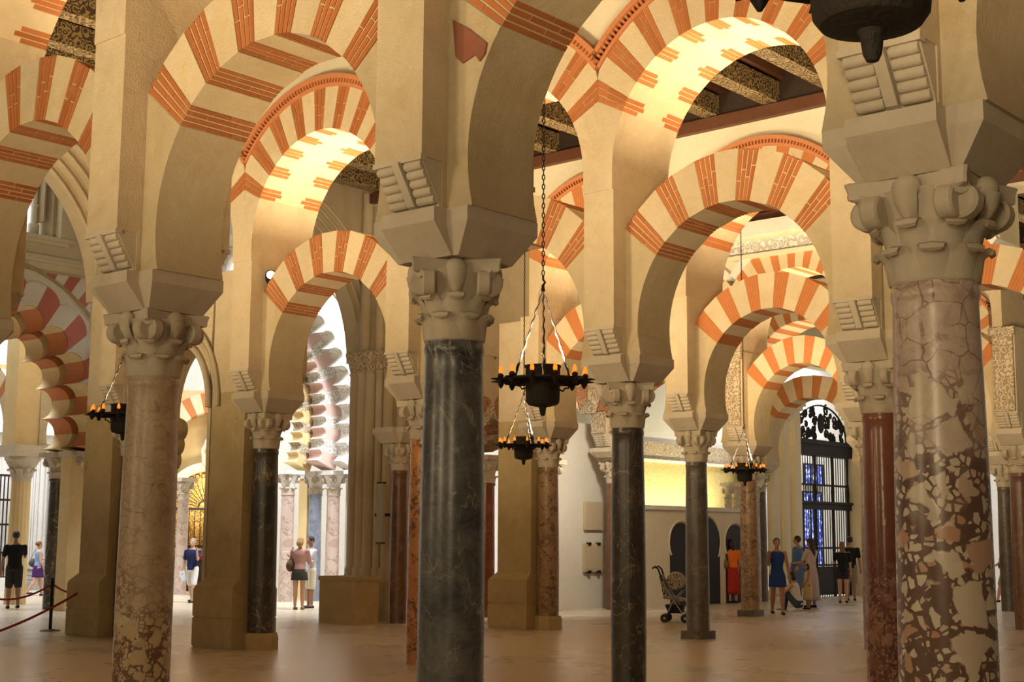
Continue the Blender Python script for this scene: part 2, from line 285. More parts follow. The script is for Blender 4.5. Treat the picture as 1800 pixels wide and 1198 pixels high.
# ------------------------------------------------------------------ mesh helpers
class MB:
    def __init__(s): s.v = []; s.f = []
    def add(s, vs, fs, mx=None):
        k = len(s.v)
        s.v += [tuple(mx @ Vector(p)) for p in vs] if mx is not None else [tuple(p) for p in vs]
        s.f += [tuple(i + k for i in f) for f in fs]; return s
    def box(s, x0, x1, y0, y1, z0, z1, mx=None):
        vs = [(x, y, z) for z in (z0, z1) for y in (y0, y1) for x in (x0, x1)]
        return s.add(vs, [(0, 2, 3, 1), (4, 5, 7, 6), (0, 1, 5, 4), (1, 3, 7, 5), (3, 2, 6, 7), (2, 0, 4, 6)], mx)
    def frustum(s, b, t, z0, z1, mx=None):   # b, t: (x0,x1,y0,y1)
        vs = [(b[0], b[2], z0), (b[1], b[2], z0), (b[0], b[3], z0), (b[1], b[3], z0), (t[0], t[2], z1), (t[1], t[2], z1), (t[0], t[3], z1), (t[1], t[3], z1)]
        return s.add(vs, [(0, 2, 3, 1), (4, 5, 7, 6), (0, 1, 5, 4), (1, 3, 7, 5), (3, 2, 6, 7), (2, 0, 4, 6)], mx)
    def prism(s, poly, y0, y1, mx=None, axis='y'):  # polygon in (x,z), extruded along y
        n = len(poly)
        vs = [(p[0], y0, p[1]) for p in poly] + [(p[0], y1, p[1]) for p in poly]
        fs = [tuple(range(n)), tuple(range(2*n-1, n-1, -1))] + [(i, i+n, (i+1) % n + n, (i+1) % n) for i in range(n)]
        return s.add(vs, fs, mx)
    def strip(s, inner, outer, y0, y1, mx=None):    # quad-strip solid between two polylines in (x,z)
        n = len(inner); vs = []
        for a, b in zip(inner, outer): vs += [(a[0], y0, a[1]), (b[0], y0, b[1]), (b[0], y1, b[1]), (a[0], y1, a[1])]
        fs = [(0, 1, 2, 3), (4*n-1, 4*n-2, 4*n-3, 4*n-4)]
        for i in range(n-1):
            for k in range(4): fs.append((4*i+k, 4*i+4+k, 4*i+4+(k+1) % 4, 4*i+(k+1) % 4))
        return s.add(vs, fs, mx)
    def lathe(s, prof, seg=32, mx=None, cap=True):
        vs, fs = [], []; n = len(prof)
        for r, z in prof:
            for k in range(seg):
                a = 2*math.pi*k/seg; vs.append((r*math.cos(a), r*math.sin(a), z))
        for i in range(n-1):
            for k in range(seg): fs.append((i*seg+k, i*seg+(k+1) % seg, (i+1)*seg+(k+1) % seg, (i+1)*seg+k))
        if cap: fs += [tuple(range(seg-1, -1, -1)), tuple(range((n-1)*seg, n*seg))]
        return s.add(vs, fs, mx)
    def tube(s, pts, r, seg=8, mx=None, closed=False):
        pts = [Vector(p) for p in pts]; n = len(pts); rr = r if isinstance(r, (list, tuple)) else [r]*n
        vs, fs = [], []; ref = None
        for i in range(n):
            if closed: t = pts[(i+1) % n] - pts[i-1]
            else: t = pts[min(i+1, n-1)] - pts[max(i-1, 0)]
            t.normalize()
            if ref is None: ref = Vector((0, 0, 1)) if abs(t.z) < .9 else Vector((1, 0, 0))
            a = (ref - t*ref.dot(t)).normalized(); b = t.cross(a); ref = a
            for k in range(seg):
                q = 2*math.pi*k/seg; vs.append(tuple(pts[i] + (a*math.cos(q) + b*math.sin(q))*rr[i]))
        for i in range(n if closed else n-1):
            j = (i+1) % n
            for k in range(seg): fs.append((i*seg+k, i*seg+(k+1) % seg, j*seg+(k+1) % seg, j*seg+k))
        if not closed: fs += [tuple(range(seg-1, -1, -1)), tuple(range((n-1)*seg, n*seg))]
        return s.add(vs, fs, mx)
    def ball(s, c, r, seg=12, rings=8, mx=None):
        rx, ry, rz = r if isinstance(r, (list, tuple)) else (r, r, r)
        vs, fs = [(c[0], c[1], c[2]-rz)], []
        for i in range(1, rings):
            p = math.pi*i/rings
            for k in range(seg):
                a = 2*math.pi*k/seg; vs.append((c[0]+rx*math.sin(p)*math.cos(a), c[1]+ry*math.sin(p)*math.sin(a), c[2]-rz*math.cos(p)))
        vs.append((c[0], c[1], c[2]+rz)); L = len(vs)-1
        for k in range(seg): fs.append((0, 1+(k+1) % seg, 1+k)); fs.append((L, L-seg+k, L-seg+(k+1) % seg))
        for i in range(rings-2):
            for k in range(seg): a = 1+i*seg; fs.append((a+k, a+(k+1) % seg, a+seg+(k+1) % seg, a+seg+k))
        return s.add(vs, fs, mx)
    def mesh(s, name, m=None, smooth=None):
        me = bpy.data.meshes.new(name); me.from_pydata(s.v, [], s.f)
        bm = bmesh.new(); bm.from_mesh(me); bmesh.ops.recalc_face_normals(bm, faces=bm.faces[:]); bm.to_mesh(me); bm.free()
        if smooth is not None:
            me.polygons.foreach_set('use_smooth', [True]*len(me.polygons)); me.set_sharp_from_angle(angle=math.radians(smooth))
        if m is not None: me.materials.append(m)
        return me
def ob(name, me, parent=None, mx=None, kind=None):
    o = bpy.data.objects.new(name, me); COL.objects.link(o)
    if parent is not None: o.parent = parent
    if mx is not None: o.matrix_local = mx
    if kind: o['kind'] = kind
    return o
def tag(o, label, cat, group=None):
    o['label'] = label; o['category'] = cat
    if group: o['group'] = group
    return o
def root(name, loc=(0, 0, 0), rotz=0.0, label=None, cat=None, group=None, scale=(1, 1, 1)):
    o = bpy.data.objects.new(name, None); COL.objects.link(o); o.empty_display_size = .2
    o.location = loc; o.rotation_euler = (0, 0, rotz); o.scale = scale
    if label: tag(o, label, cat, group)
    return o
RZ = lambda a: Matrix.Rotation(a, 4, 'Z')
RY = lambda a: Matrix.Rotation(a, 4, 'Y')
RX = lambda a: Matrix.Rotation(a, 4, 'X')
T = lambda x, y, z: Matrix.Translation((x, y, z))
rad = math.radians

# ------------------------------------------------------------------ floor
mb = MB(); mb.box(-45, 45, -6, 75, -.3, 0)
fl = ob('floor', mb.mesh('floor', M['floor']), kind='structure')
# ------------------------------------------------------------------ arcade grid
PXFIX = {(0, 0): 263, (1, 0): 799, (2, 0): 1664, (0, 1): 1109, (1, 1): 1560, (-2, 1): 468, (-1, 2): 1230, (-2, 2): 968, (-2, 3): 1322, (0, 3): 1803, (0, 2): 1542, (-1, 3): 1545}
def grid(i, j): return A0 + U*(SP*i) + N*(NW*j)
POS = {}
def pos(i, j):
    if (i, j) in POS: return POS[(i, j)]
    p = grid(i, j)
    if (i, j) in PXFIX:
        for _ in range(8):
            x0 = project((p.x, p.y, CAMZ))[0]; q = p + U*.01; x1 = project((q.x, q.y, CAMZ))[0]
            p = p + U*(.01*(PXFIX[(i, j)]-x0)/(x1-x0))
    POS[(i, j)] = p; return p
ROT = -ANG
ZS, ZC, ZI = 2.89, 3.41, 3.70       # shaft top, capital top, impost top

# ---- shared column meshes
def shaft_mesh(r, m, seg=40, base=False):
    mb = MB()
    pr = [(r*1.03, 0), (r*1.02, .02), (r*1.045, .5), (r*1.05, 1.1), (r*1.01, 2.0), (r*.945, 2.70), (r*.935, 2.80), (r*.955, 2.81), (r*.975, 2.825), (r*.975, 2.85), (r*.95, 2.87), (r*.94, ZS)]
    mb.lathe(pr, seg); return mb.mesh('shaft', m, 35)
def ribbon(path, widths, th):
    mb = MB(); n = len(path); vs = []; fs = []
    for i, ((r, z), w) in enumerate(zip(path, widths)):
        a = path[max(0, i-1)]; b = path[min(n-1, i+1)]; tx, tz = b[0]-a[0], b[1]-a[1]; L = math.hypot(tx, tz) or 1
        nx, nz = tz/L*th, -tx/L*th
        vs += [(r, -w, z), (r+nx*.8, -w*.55, z+nz*.8), (r+nx, 0, z+nz), (r+nx*.8, w*.55, z+nz*.8), (r, w, z), (r-nx*.3, 0, z-nz*.3)]
    for i in range(n-1):
        for k in range(6): fs.append((6*i+k, 6*i+(k+1) % 6, 6*i+6+(k+1) % 6, 6*i+6+k))
    fs += [tuple(range(5, -1, -1)), tuple(range(6*n-6, 6*n))]
    mb.add(vs, fs); return mb
cm = M['capstone']
bell = MB().lathe([(.195, 0), (.205, .015), (.208, .16), (.212, .26), (.225, .34), (.255, .42), (.275, .455), (.25, .46)], 32).mesh('bell', cm, 40)
leaf1 = ribbon([(.175, .01), (.185, .08), (.195, .135), (.222, .165), (.245, .172), (.262, .163), (.264, .145), (.25, .135)], [.080, .078, .072, .066, .062, .056, .05, .04], .030).mesh('leaf', cm, 50)
leaf2 = ribbon([(.18, .14), (.19, .20), (.205, .255), (.235, .29), (.262, .300), (.282, .290), (.284, .27), (.268, .258)], [.076, .076, .070, .064, .060, .054, .048, .04], .030).mesh('leaf', cm, 50)
vb = MB()     # pair of volute discs meeting on the corner (corner along +x)
for sgn in (-1, 1):
    mx = T(.315, 0, .365) @ RZ(sgn*rad(45)) @ T(.0, sgn*.045, 0) @ RX(rad(90))
    vb.lathe([(.0, -.045), (.072, -.045), (.084, -.035), (.086, .03), (.072, .042), (.058, .036), (.05, .04), (.0, .046)], 18, mx, cap=False)
vb.tube([(.215, 0, .28), (.235, 0, .36), (.27, 0, .43), (.32, 0, .44), (.35, 0, .43)], [.03, .038, .045, .05, .04], 8)
volute = vb.mesh('volute', cm, 40)
ab = MB(); pts = []
for k in range(4):
    a = k*math.pi/2
    for t, d in ((-.80, .0), (-.4, .045), (0, .06), (.4, .045), (.80, .0)):
        x, y = .300-d, t*.36; pts.append((x*math.cos(a)-y*math.sin(a), x*math.sin(a)+y*math.cos(a)))
nP = len(pts)
lv = [(.425, .88), (.435, .95), (.46, .96), (.467, .95), (.515, .99), (.522, .95)]
vs = [(x*s, y*s, z) for z, s in lv for x, y in pts]
ab.add(vs, [(i*nP+k, i*nP+(k+1) % nP, (i+1)*nP+(k+1) % nP, (i+1)*nP+k) for i in range(len(lv)-1) for k in range(nP)] + [tuple(range(nP-1, -1, -1)), tuple(range((len(lv)-1)*nP, len(lv)*nP))])
abacus = ab.mesh('abacus', cm, 30)
fb = MB(); fb.ball((.262, 0, .46), (.055, .07, .065), 10, 6); fb.add(ribbon([(.205, .28), (.245, .33), (.275, .38), (.29, .44)], [.028, .04, .055, .06], .035).v, ribbon([(.205, .28), (.245, .33), (.275, .38), (.29, .44)], [.028, .04, .055, .06], .035).f)
fleuron = fb.mesh('fleuron', cm, 50)
ib = MB()     # cross-shaped impost: the arm under the arch and the arm under the pier
H = ZI-ZC
ib.frustum((-.275, .275, -.262, .262), (-.425, .425, -.345, .345), 0, H*.66); ib.box(-.425, .425, -.345, .345, H*.66, H)
ib.frustum((-.225, .225, -.275, .275), (-.24, .24, -.455, .455), 0, H*.68); ib.box(-.24, .24, -.455, .455, H*.68, H)
impost = ib.mesh('impost', cm, 20)
SHAFTS = {}
def column(i, j, mkey, label, r=.205, name='marble_column', zrot=0.0, p=None, capz=0.0):
    p = p or pos(i, j)
    R = root(name, p, ROT, label, 'column')
    key = (mkey, r)
    if key not in SHAFTS: SHAFTS[key] = shaft_mesh(r, M[mkey], 48 if j == 0 else 32)
    ob('shaft', SHAFTS[key], R, RZ(zrot))
    k = r/.205
    c = ob('capital', bell, R, T(0, 0, ZS) @ RZ(capz) @ Matrix.Diagonal((k, k, 1, 1)))
    for q in range(8):
        a = q*math.pi/4
        ob('leaf', leaf1, c, RZ(a + math.pi/8)); ob('leaf', leaf2, c, RZ(a))
    for q in range(4):
        ob('volute', volute, c, RZ(math.pi/4 + q*math.pi/2)); ob('fleuron', fleuron, c, RZ(q*math.pi/2))
    ob('abacus', abacus, c)
    ob('impost', impost, R, T(0, 0, ZC))
    return R

# ---- pier above a column
PW, PD = .215, .55
pb = MB(); pb.box(-PW, PW, -.36, .36, ZI, 4.01); pb.box(-PW, PW, -PD, PD, 4.01, 5.62)
pillar_me = pb.mesh('pillar', M['stone'])
pillar_carved = MB().box(-PW*.9, PW*.9, -PD-.06, -PD, 4.02, 5.45).box(-PW*1.15, PW*1.15, -PD-.10, -PD, 5.45, 5.60).mesh('pilaster', M['carved'])
cb = MB()
cb.prism([(-.34, ZI), (-.37, ZI), (-.385, 3.75), (-.535, 4.00), (-.535, 4.01), (-.34, 4.01)], -PW*.96, PW*.96, RZ(math.pi/2))
corb_me = cb.mesh('corbel', M['capstone'])
roll_me = MB().lathe([(.0, -PW*.92), (.028, -PW*.92), (.034, -PW*.85), (.034, -.055), (.026, -.045), (.0, -.045)], 10, RY(math.pi/2), cap=False).lathe([(.0, PW*.92), (.028, PW*.92), (.034, PW*.85), (.034, .055), (.026, .045), (.0, .045)], 10, RY(math.pi/2), cap=False).mesh('roll', M['capstone'], 40)
spine_me = MB().prism([(.365, 3.73), (.37, 3.71), (.425, 3.73), (.585, 3.99), (.55, 4.00)], -.032, .032, RZ(-math.pi/2)).mesh('spine', M['capstone'])
hood_me = MB().box(-PW*1.02, PW*1.02, -.562, -.50, 3.985, 4.02).mesh('hood', M['capstone'])
def pier(i, j, label, p=None, carved=False, back=False):
    R = root('arcade_pier', (p or pos(i, j)), ROT, label, 'pier')
    ob('pillar', pillar_me, R)
    if carved: ob('pilaster', pillar_carved, R)
    for s in ((0, 1) if back else (0,)):
        c = ob('corbel', corb_me, R, RZ(math.pi*s))
        for k in range(5):
            t = (k+.5)/5; ob('roll', roll_me, c, T(0, -(.385+.15*t), 3.735+.255*t))
        ob('spine', spine_me, c); ob('hood', hood_me, c)
    return R

# ---- lower horseshoe arch (built at the standard span, placed at mid-span)
HS = SP/2
LZ, LR, LO, LY, LA = 4.03, 1.27, 1.85, .32, 38.4
LRED, LWH = 8.7, (180-2*LA-6*8.7)/5
def arc(r, a0, a1, n, zc, clip=None, cx=0.0):
    out = []
    for k in range(n+1):
        a = rad(a0 + (a1-a0)*k/n); q = r
        if clip and abs(math.cos(a)) > 1e-6: q = min(r, clip/abs(math.cos(a)))
        out.append((cx + q*math.cos(a), zc + q*math.sin(a)))
    return out
def vous(r0, r1, half, y0, y1, n=1, shrink=0.0):    # voussoir pointing up, centred on the arch centre
    a = half - shrink
    return MB().strip(arc(r0+shrink*.02, 90-a, 90+a, n, 0), arc(r1-shrink*.02, 90-a, 90+a, n, 0), y0, y1)
lw_me = vous(LR, LO, LWH/2, -LY, LY).mesh('stone_voussoir', M['vstone'])
lr_core = vous(LR+.008, LO-.008, LRED/2, -LY+.008, LY-.008).mesh('brick_voussoir', M['mortar'])
lr_far = vous(LR, LO, LRED/2, -LY, LY).mesh('brick_voussoir', M['bricks_far'])
def brick_set(r0, r1, red, y0, y1, courses, rnd, gap=.006, full=True):
    out = []
    w = red/courses
    for c in range(courses):
        a0 = 90 - red/2 + c*w; a1 = a0 + w; g = .28
        yc = [y0, y0 + (y1-y0)*(.34 if c % 2 else .58) + rnd.uniform(-.03, .03), y1] if full else [y0, y1]
        if full and c % 2: yc = [y0, y0+(y1-y0)*.36+rnd.uniform(-.04, .04), y0+(y1-y0)*.74+rnd.uniform(-.03, .03), y1]
        rc = [r0, r0+(r1-r0)*(.42 if c % 2 else .62)+rnd.uniform(-.04, .04), r1]
        for a in range(len(yc)-1):
            for b in range(len(rc)-1):
                ya, yb, ra, rb = yc[a]+gap*(a > 0), yc[a+1]-gap*(a < len(yc)-2), rc[b]+gap*(b > 0), rc[b+1]-gap*(b < len(rc)-2)
                out.append(MB().strip(arc(ra, a0+g, a1-g, 1, 0), arc(rb, a0+g, a1-g, 1, 0), ya, yb).mesh('brick', M['brick']))
    return out
lr_bricks = [brick_set(LR, LO, LRED, -LY, LY, 4, random.Random(k)) for k in range(3)]
spr = []
for s in (-1, 1):
    a = arc(LR, math.degrees(math.asin((ZI-LZ)/LR)), LA, 10, LZ); a = [(s*x, z) for x, z in a]
    poly = [(s*(HS-PW), ZI)] + a + [(s*LO*math.cos(rad(LA)), LZ + LO*math.sin(rad(LA))), (s*(HS-PW), LZ + LO*math.sin(rad(LA)))]
    spr.append(MB().prism(poly, -LY, LY).mesh('springer', M['soffit']))
def arch_frame(a, b):
    m = (a+b)/2; L = (b-a).length; d = (b-a)
    return m, math.atan2(d.y, d.x), L/SP
def lower_arch(pa, pb_, label, bricks=False, name='horseshoe_arch', rnd=random.Random(3)):
    m, rz, s = arch_frame(pa, pb_)
    R = root(name, m, rz, label, 'arch', scale=(s, 1, 1))
    for me in spr: ob('springer', me, R)
    a = LA
    for k in range(11):
        red = k % 2 == 0; w = LRED if red else LWH
        mx = T(0, 0, LZ) @ RY(rad(90-(a+w/2))) @ Matrix.Diagonal((1, 1+rnd.uniform(-.012, .012), 1+rnd.uniform(-.004, .004), 1))
        if red and bricks:
            v = ob('brick_voussoir', lr_core, R, mx)
            for me in lr_bricks[k//2 % 3]: ob('brick', me, v)
        else: ob('brick_voussoir' if red else 'stone_voussoir', lr_far if red else lw_me, R, mx)
        a += w
    return R
# ---- upper arch
UZ, UR, UO, UY, UA = 5.85, 1.452, 2.05, .565, 27.0
URED, UWH = 7.0, (126-9*7.0)/8
uv = []; a = UA; rnd0 = random.Random(11)
for k in range(17):
    red = k % 2 == 0; w = URED if red else UWH
    def tr(pts): return pts
    inn = arc(UR, a, a+w, 3, 0); out = arc(UO, a, a+w, 3, 0, clip=HS-.002)
    if red:
        far = MB().strip(inn, out, -UY, UY).mesh('brick_voussoir', M['bricks_far'])
        inn2 = arc(UR+.004, a, a+w, 3, 0); out2 = arc(UO-.006, a, a+w, 3, 0, clip=HS-.008)
        core = MB().strip(inn2, out2, -UY+.008, UY-.008).mesh('brick_voussoir', M['mortar'])
        bl = []
        for c in range(3):
            a0 = a + w*c/3 + .18; a1 = a + w*(c+1)/3 - .18
            rc = [UR, UR+.60*(.40 if c % 2 else .62)+rnd0.uniform(-.05, .05), UO]
            for b in range(2):
                ra, rb = rc[b]+.005*(b > 0), rc[b+1]-.005*(b < 1)
                for y0, y1 in ((-UY, -UY+.30+rnd0.uniform(-.04, .04)+.06*(c % 2)), (UY-.30+rnd0.uniform(-.04, .04)-.06*(c % 2), UY)):
                    bl.append(MB().strip(arc(ra, a0, a1, 1, 0), arc(rb, a0, a1, 1, 0, clip=HS-.003), y0, y1).mesh('brick', M['brick']))
        uv.append((True, far, core, bl))
    else:
        uv.append((False, MB().strip(inn, out, -UY, UY).mesh('stone_voussoir', M['vstone']), None, None))
    a += w
uspr = []
zt = UZ + HS*math.tan(rad(UA))
for s in (-1, 1):
    a = [(s*x, z) for x, z in arc(UR, 0, UA, 6, UZ)]
    uspr.append(MB().prism([(s*HS, 5.62), (s*UR, 5.62)] + a + [(s*HS, zt)], -UY, UY).mesh('springer', M['stone']))
ca = math.degrees(math.acos((HS-.001)/2.12))
def band(r0, r1, y0, y1, nm, m, n=36):
    c0 = max(math.degrees(math.acos(min(1, HS/r1))), 0); 
    return MB().strip(arc(r0, c0, 180-c0, n, UZ, clip=HS), arc(r1, c0, 180-c0, n, UZ, clip=HS), y0, y1).mesh(nm, m)
band1 = band(UO, UO+.05, -UY-.025, UY, 'cornice_fillet', M['redcornice'])
band2 = band(UO+.05, UO+.105, -UY-.01, UY, 'cornice_backing', M['wooddark'])
band3 = band(UO+.105, UO+.17, -UY-.075, UY, 'cornice_moulding', M['redcornice'])
dt = MB(); nt_ = 60
c1 = math.degrees(math.acos(HS/(UO+.08)))+.5
for k in range(nt_+1):
    a = c1 + (180-2*c1)*k/nt_
    dt.strip(arc(UO+.048, a-.42, a+.42, 1, UZ), arc(UO+.107, a-.42, a+.42, 1, UZ), -UY-.055, -UY)
dent_me = dt.mesh('dentil_course', M['dentil'])
WT = 8.38
def sp_wall(clipz=WT, rr=UO+.17, th=.50, m='plaster'):
    inn = arc(rr, math.degrees(math.acos(HS/rr)), 180-math.degrees(math.acos(HS/rr)), 40, UZ)
    return MB().strip(inn, [(x, clipz) for x, z in inn], -th, th).mesh('spandrel_wall', M[m])
spw_me = sp_wall()
def upper_arch(pa, pb_, label, bricks=False, cornice=True, rnd=random.Random(5)):
    m, rz, s = arch_frame(pa, pb_)
    R = root('upper_arch', m, rz, label, 'arch', scale=(s, 1, 1))
    for me in uspr: ob('springer', me, R)
    for red, me, core, bl in uv:
        mx = T(0, 0, UZ) @ Matrix.Diagonal((1, 1+rnd.uniform(-.006, .006), 1, 1))
        if red and bricks:
            v = ob('brick_voussoir', core, R, mx)
            for q in bl: ob('brick', q, v)
        else: ob('brick_voussoir' if red else 'stone_voussoir', me, R, mx)
    if cornice:
        c = ob('cornice', band3, R); ob('fillet', band1, c); ob('backing', band2, c); d = ob('dentil_course', dent_me, c); d['kind'] = 'stuff'
    else:
        ob('archivolt', band(UO, UO+.17, -UY-.06, UY, 'archivolt', M['white']), R)
    return R
WALLS = {}
def spandrel(j, pa, pb_):
    m, rz, s = arch_frame(pa, pb_)
    nm = ['near', 'second', 'third', 'fourth', 'fifth'][j]
    if j not in WALLS:
        w = MB().box(-12, 12, -.5, .5, WT, 9.2).mesh('wall_top', M['plaster'])
        WALLS[j] = ob('wall_'+nm, w, mx=T(*m) @ RZ(rz), kind='structure')
    o = ob('spandrel_wall', spw_me); o.parent = WALLS[j]; o.matrix_world = T(*m) @ RZ(rz) @ Matrix.Diagonal((s, 1, 1, 1))
    bpy.context.view_layer.update
    o.matrix_parent_inverse = Matrix(); o.matrix_local = (T(*WALLS[j].location) @ RZ(WALLS[j].rotation_euler.z)).inverted() @ (T(*m) @ RZ(rz) @ Matrix.Diagonal((s, 1, 1, 1)))

CDEF = {
 (-1, 0): ('brecciaB', .205, 'front-row column mostly beyond the left edge'),
 (0, 0): ('brecciaA', .215, 'cream breccia column in the front row at left, beside the hanging lamp'),
 (1, 0): ('dark1', .205, 'dark grey veined marble column in the centre foreground'),
 (2, 0): ('brecciaC', .225, 'large red and cream breccia column in the right foreground'),
 (3, 0): ('dark1', .205, 'dark column of the front row beyond the right edge'),
 (-3, 1): ('redbrown', .19, 'red-brown column mostly hidden behind the cream breccia column'),
 (-2, 1): ('dark2', .19, 'dark marble column joined to a sandstone pier, left of centre'),
 (-1, 1): ('brecciaO', .195, 'orange breccia column just behind the dark centre column'),
 (0, 1): ('dark2', .195, 'dark brown veined marble column right of the hanging lamps'),
 (1, 1): ('redE', .20, 'polished red marble column directly behind the large breccia column'),
 (2, 1): ('dark2', .20, 'second-row column beyond the right edge'),
 (-2, 2): ('brecciaB', .19, 'brown breccia column with beige pier behind the hanging lamps'),
 (-1, 2): ('dark3', .185, 'grey-brown column beside the pushchair'),
 (0, 2): ('brecciaB', .19, 'thin brown column left of the polished red column'),
 (1, 2): ('redbrown', .19, 'third-row column beyond the right edge'),
 (-3, 3): ('redbrown', .18, 'fourth-row column hidden behind the dark brown marble column'),
 (-2, 3): ('brecciaB', .19, 'mottled brown column beside the woman in orange'),
 (-1, 3): ('dark3', .19, 'fourth-row column hidden behind the polished red column'),
 (0, 3): ('redbrown', .20, 'dark red-brown column at the right edge of the picture'),
 (-3, 4): ('dark3', .16, 'slender pale column left of the iron gate'),
 (-2, 4): ('brecciaB', .19, 'far column to the right of the iron gate'),
 (-1, 4): ('dark3', .19, 'far grey column beyond the right foreground column'),
}
for (i, j), (mk, r, lab) in CDEF.items():
    column(i, j, mk, lab, r, zrot=(i*1.7+j*2.3) % 6.28, capz=math.pi/4 if (i, j) in ((1, 0), (0, 1)) else 0)
    pier(i, j, 'upright arcade pier above the ' + lab.split(', beside')[0].replace(' mostly', '').replace(' in the', ' of the'), carved=(j == 3), back=(j < 2))
def bay(i, j, low, up, cornice=True):
    a, b = pos(i, j), pos(i+1, j); br = j <= 1
    na = CDEF[(i, j)][2]
    if low: lower_arch(a, b, low, br)
    if up: upper_arch(a, b, up, br, cornice); spandrel(j, a, b)
ORD = ['front', 'second', 'third', 'fourth', 'fifth']
LAB = {(-1, 0): 'at the left edge', (0, 0): 'between cream breccia and dark centre columns', (1, 0): 'between dark centre and large breccia columns', (2, 0): 'beyond the large breccia column',
 (-3, 1): 'left of the dark column with sandstone pier', (-2, 1): 'left of the dark centre column', (-1, 1): 'behind the hanging lamps', (0, 1): 'behind the near black lamp', (1, 1): 'right of the polished red column',
 (-2, 2): 'behind the lamps', (-1, 2): 'right of the grey-brown column', (0, 2): 'at the right edge',
 (-3, 3): 'above the mosaic wall', (-2, 3): 'beside the third lamp', (-1, 3): 'at the right edge', (-3, 4): 'above the iron gate', (-2, 4): 'near the right edge'}
for (i, j), w in LAB.items():
    lo = 'striped red and cream lower horseshoe arch, %s row, %s' % (ORD[j], w)
    up = 'striped upper arch with toothed cornice, %s row, %s' % (ORD[j], w)
    if (i, j) == (-3, 1): lo = None
    if j == 3: up = 'striped upper arch with white moulding, fourth row, ' + w
    pass
    bay(i, j, lo, up, cornice=(j != 3))

# ---- ceilings over the naves: boards, wall plates, carved beams
bm_me = MB().box(-.14, .14, -NW/2+.5, NW/2-.5, 8.58, 8.92).mesh('beam', M['beamcarve'])
bd_me = MB().box(-.40, .40, -NW/2+.5, NW/2-.5, 9.10, 9.14).mesh('painted_board', M['ceilpanel'])
rail = MB().box(-.05, .05, -NW/2+.5, NW/2-.5, 8.96, 9.10).mesh('rail', M['wood'])
CEILN = ['behind', 'near', 'second', 'third', 'fourth', 'fifth']
for j in range(-1, 5):
    c = grid(0, j) + N*(NW/2)
    LN = 15.0
    if j >= 1: LN = 8.2; c = c + U*(-3.25*SP + 8.2) if j < 4 else c + U*(-3.25*SP+8.2-SP)
    cl = ob('ceiling_'+CEILN[j+1], MB().box(-LN, LN, -NW/2-.3, NW/2+.3, 9.15, 9.3).mesh('ceiling', M['wooddark']), mx=T(*c) @ RZ(ROT), kind='structure')
    for s in (-1, 1):
        ob('wall_plate', MB().box(-LN, LN, s*(NW/2-.62), s*(NW/2-.495), WT-.02, WT+.18).mesh('wall_plate', M['wood']), cl)
        ob('upper_plate', MB().box(-LN, LN, s*(NW/2-.54), s*(NW/2-.495), WT+.18, 9.15).mesh('upper_plate', M['wooddark']), cl)
    step = 1.14; n = int(LN/step)
    for k in range(-n, n+1):
        ob('beam', bm_me, cl, T(k*step, 0, 0))
        ob('painted_board', bd_me, cl, T((k+.5)*step, 0, 0))
        for s in (-1, 1): ob('rail', rail, cl, T(k*step+s*.20, 0, 0))

# ------------------------------------------------------------------ transverse gothic and lobed structures
RT = math.pi/2 - ANG                 # local x along N, local y along -U, the face looks towards +U
def uv_pt(i, j, z=0.0): p = grid(i, j); return Vector((p.x, p.y, z))
def to_rect(x, z, zc, W, zt, zb):
    dx, dz = x, z-zc; t = 1e9
    if dz <= 0: return (W if dx > 0 else -W), z
    if abs(dx) > 1e-6: t = min(t, W/abs(dx))
    if dz > 1e-6: t = min(t, (zt-zc)/dz)
    if dz < -1e-6: t = min(t, (zb-zc)/dz)
    return dx*t, zc+dz*t
def pointed(h, rho, z0, n=12, off=0.0):
    # right springing to left springing through the apex
    c = h - rho; R = rho + off
    a1 = math.acos(max(-1, min(1, (-c)/R))) if c < 0 else math.pi/2
    right = [(c + R*math.cos(a1*k/n), z0 + R*math.sin(a1*k/n)) for k in range(n+1)]
    return right + [(-x, z) for x, z in reversed(right[:-1])]
def moulded_arch(name, label, mx, h, rho, z0, rings, w=.17, half=.16, dh=.10, m='gothic', zb=None, wall=None):
    R = root(name, label=label, cat='arch'); R.matrix_world = mx
    for k in range(rings):
        inn = pointed(h, rho, z0, 14, k*w); out = pointed(h, rho, z0, 14, (k+1)*w+.002)
        ob('moulding', MB().strip(inn, out, -(half+dh*k), half+dh*k).mesh('moulding', M[m], 30), R)
        for s in (-1, 1):
            ob('roll_moulding', MB().tube([(x, s*(half+dh*k), z) for x, z in pointed(h, rho, z0, 16, k*w+.03)], .035, 8).mesh('roll_moulding', M[m], 50), R)
    if wall:
        out = pointed(h, rho, z0, 14, rings*w)
        W, zt = wall
        ob('spandrel', MB().strip(out, [to_rect(x, z, z0-.01, W, zt, z0-.02) for x, z in out], -(half+dh*(rings-1))*.9, (half+dh*(rings-1))*.9).mesh('spandrel', M[m]), R)
    return R
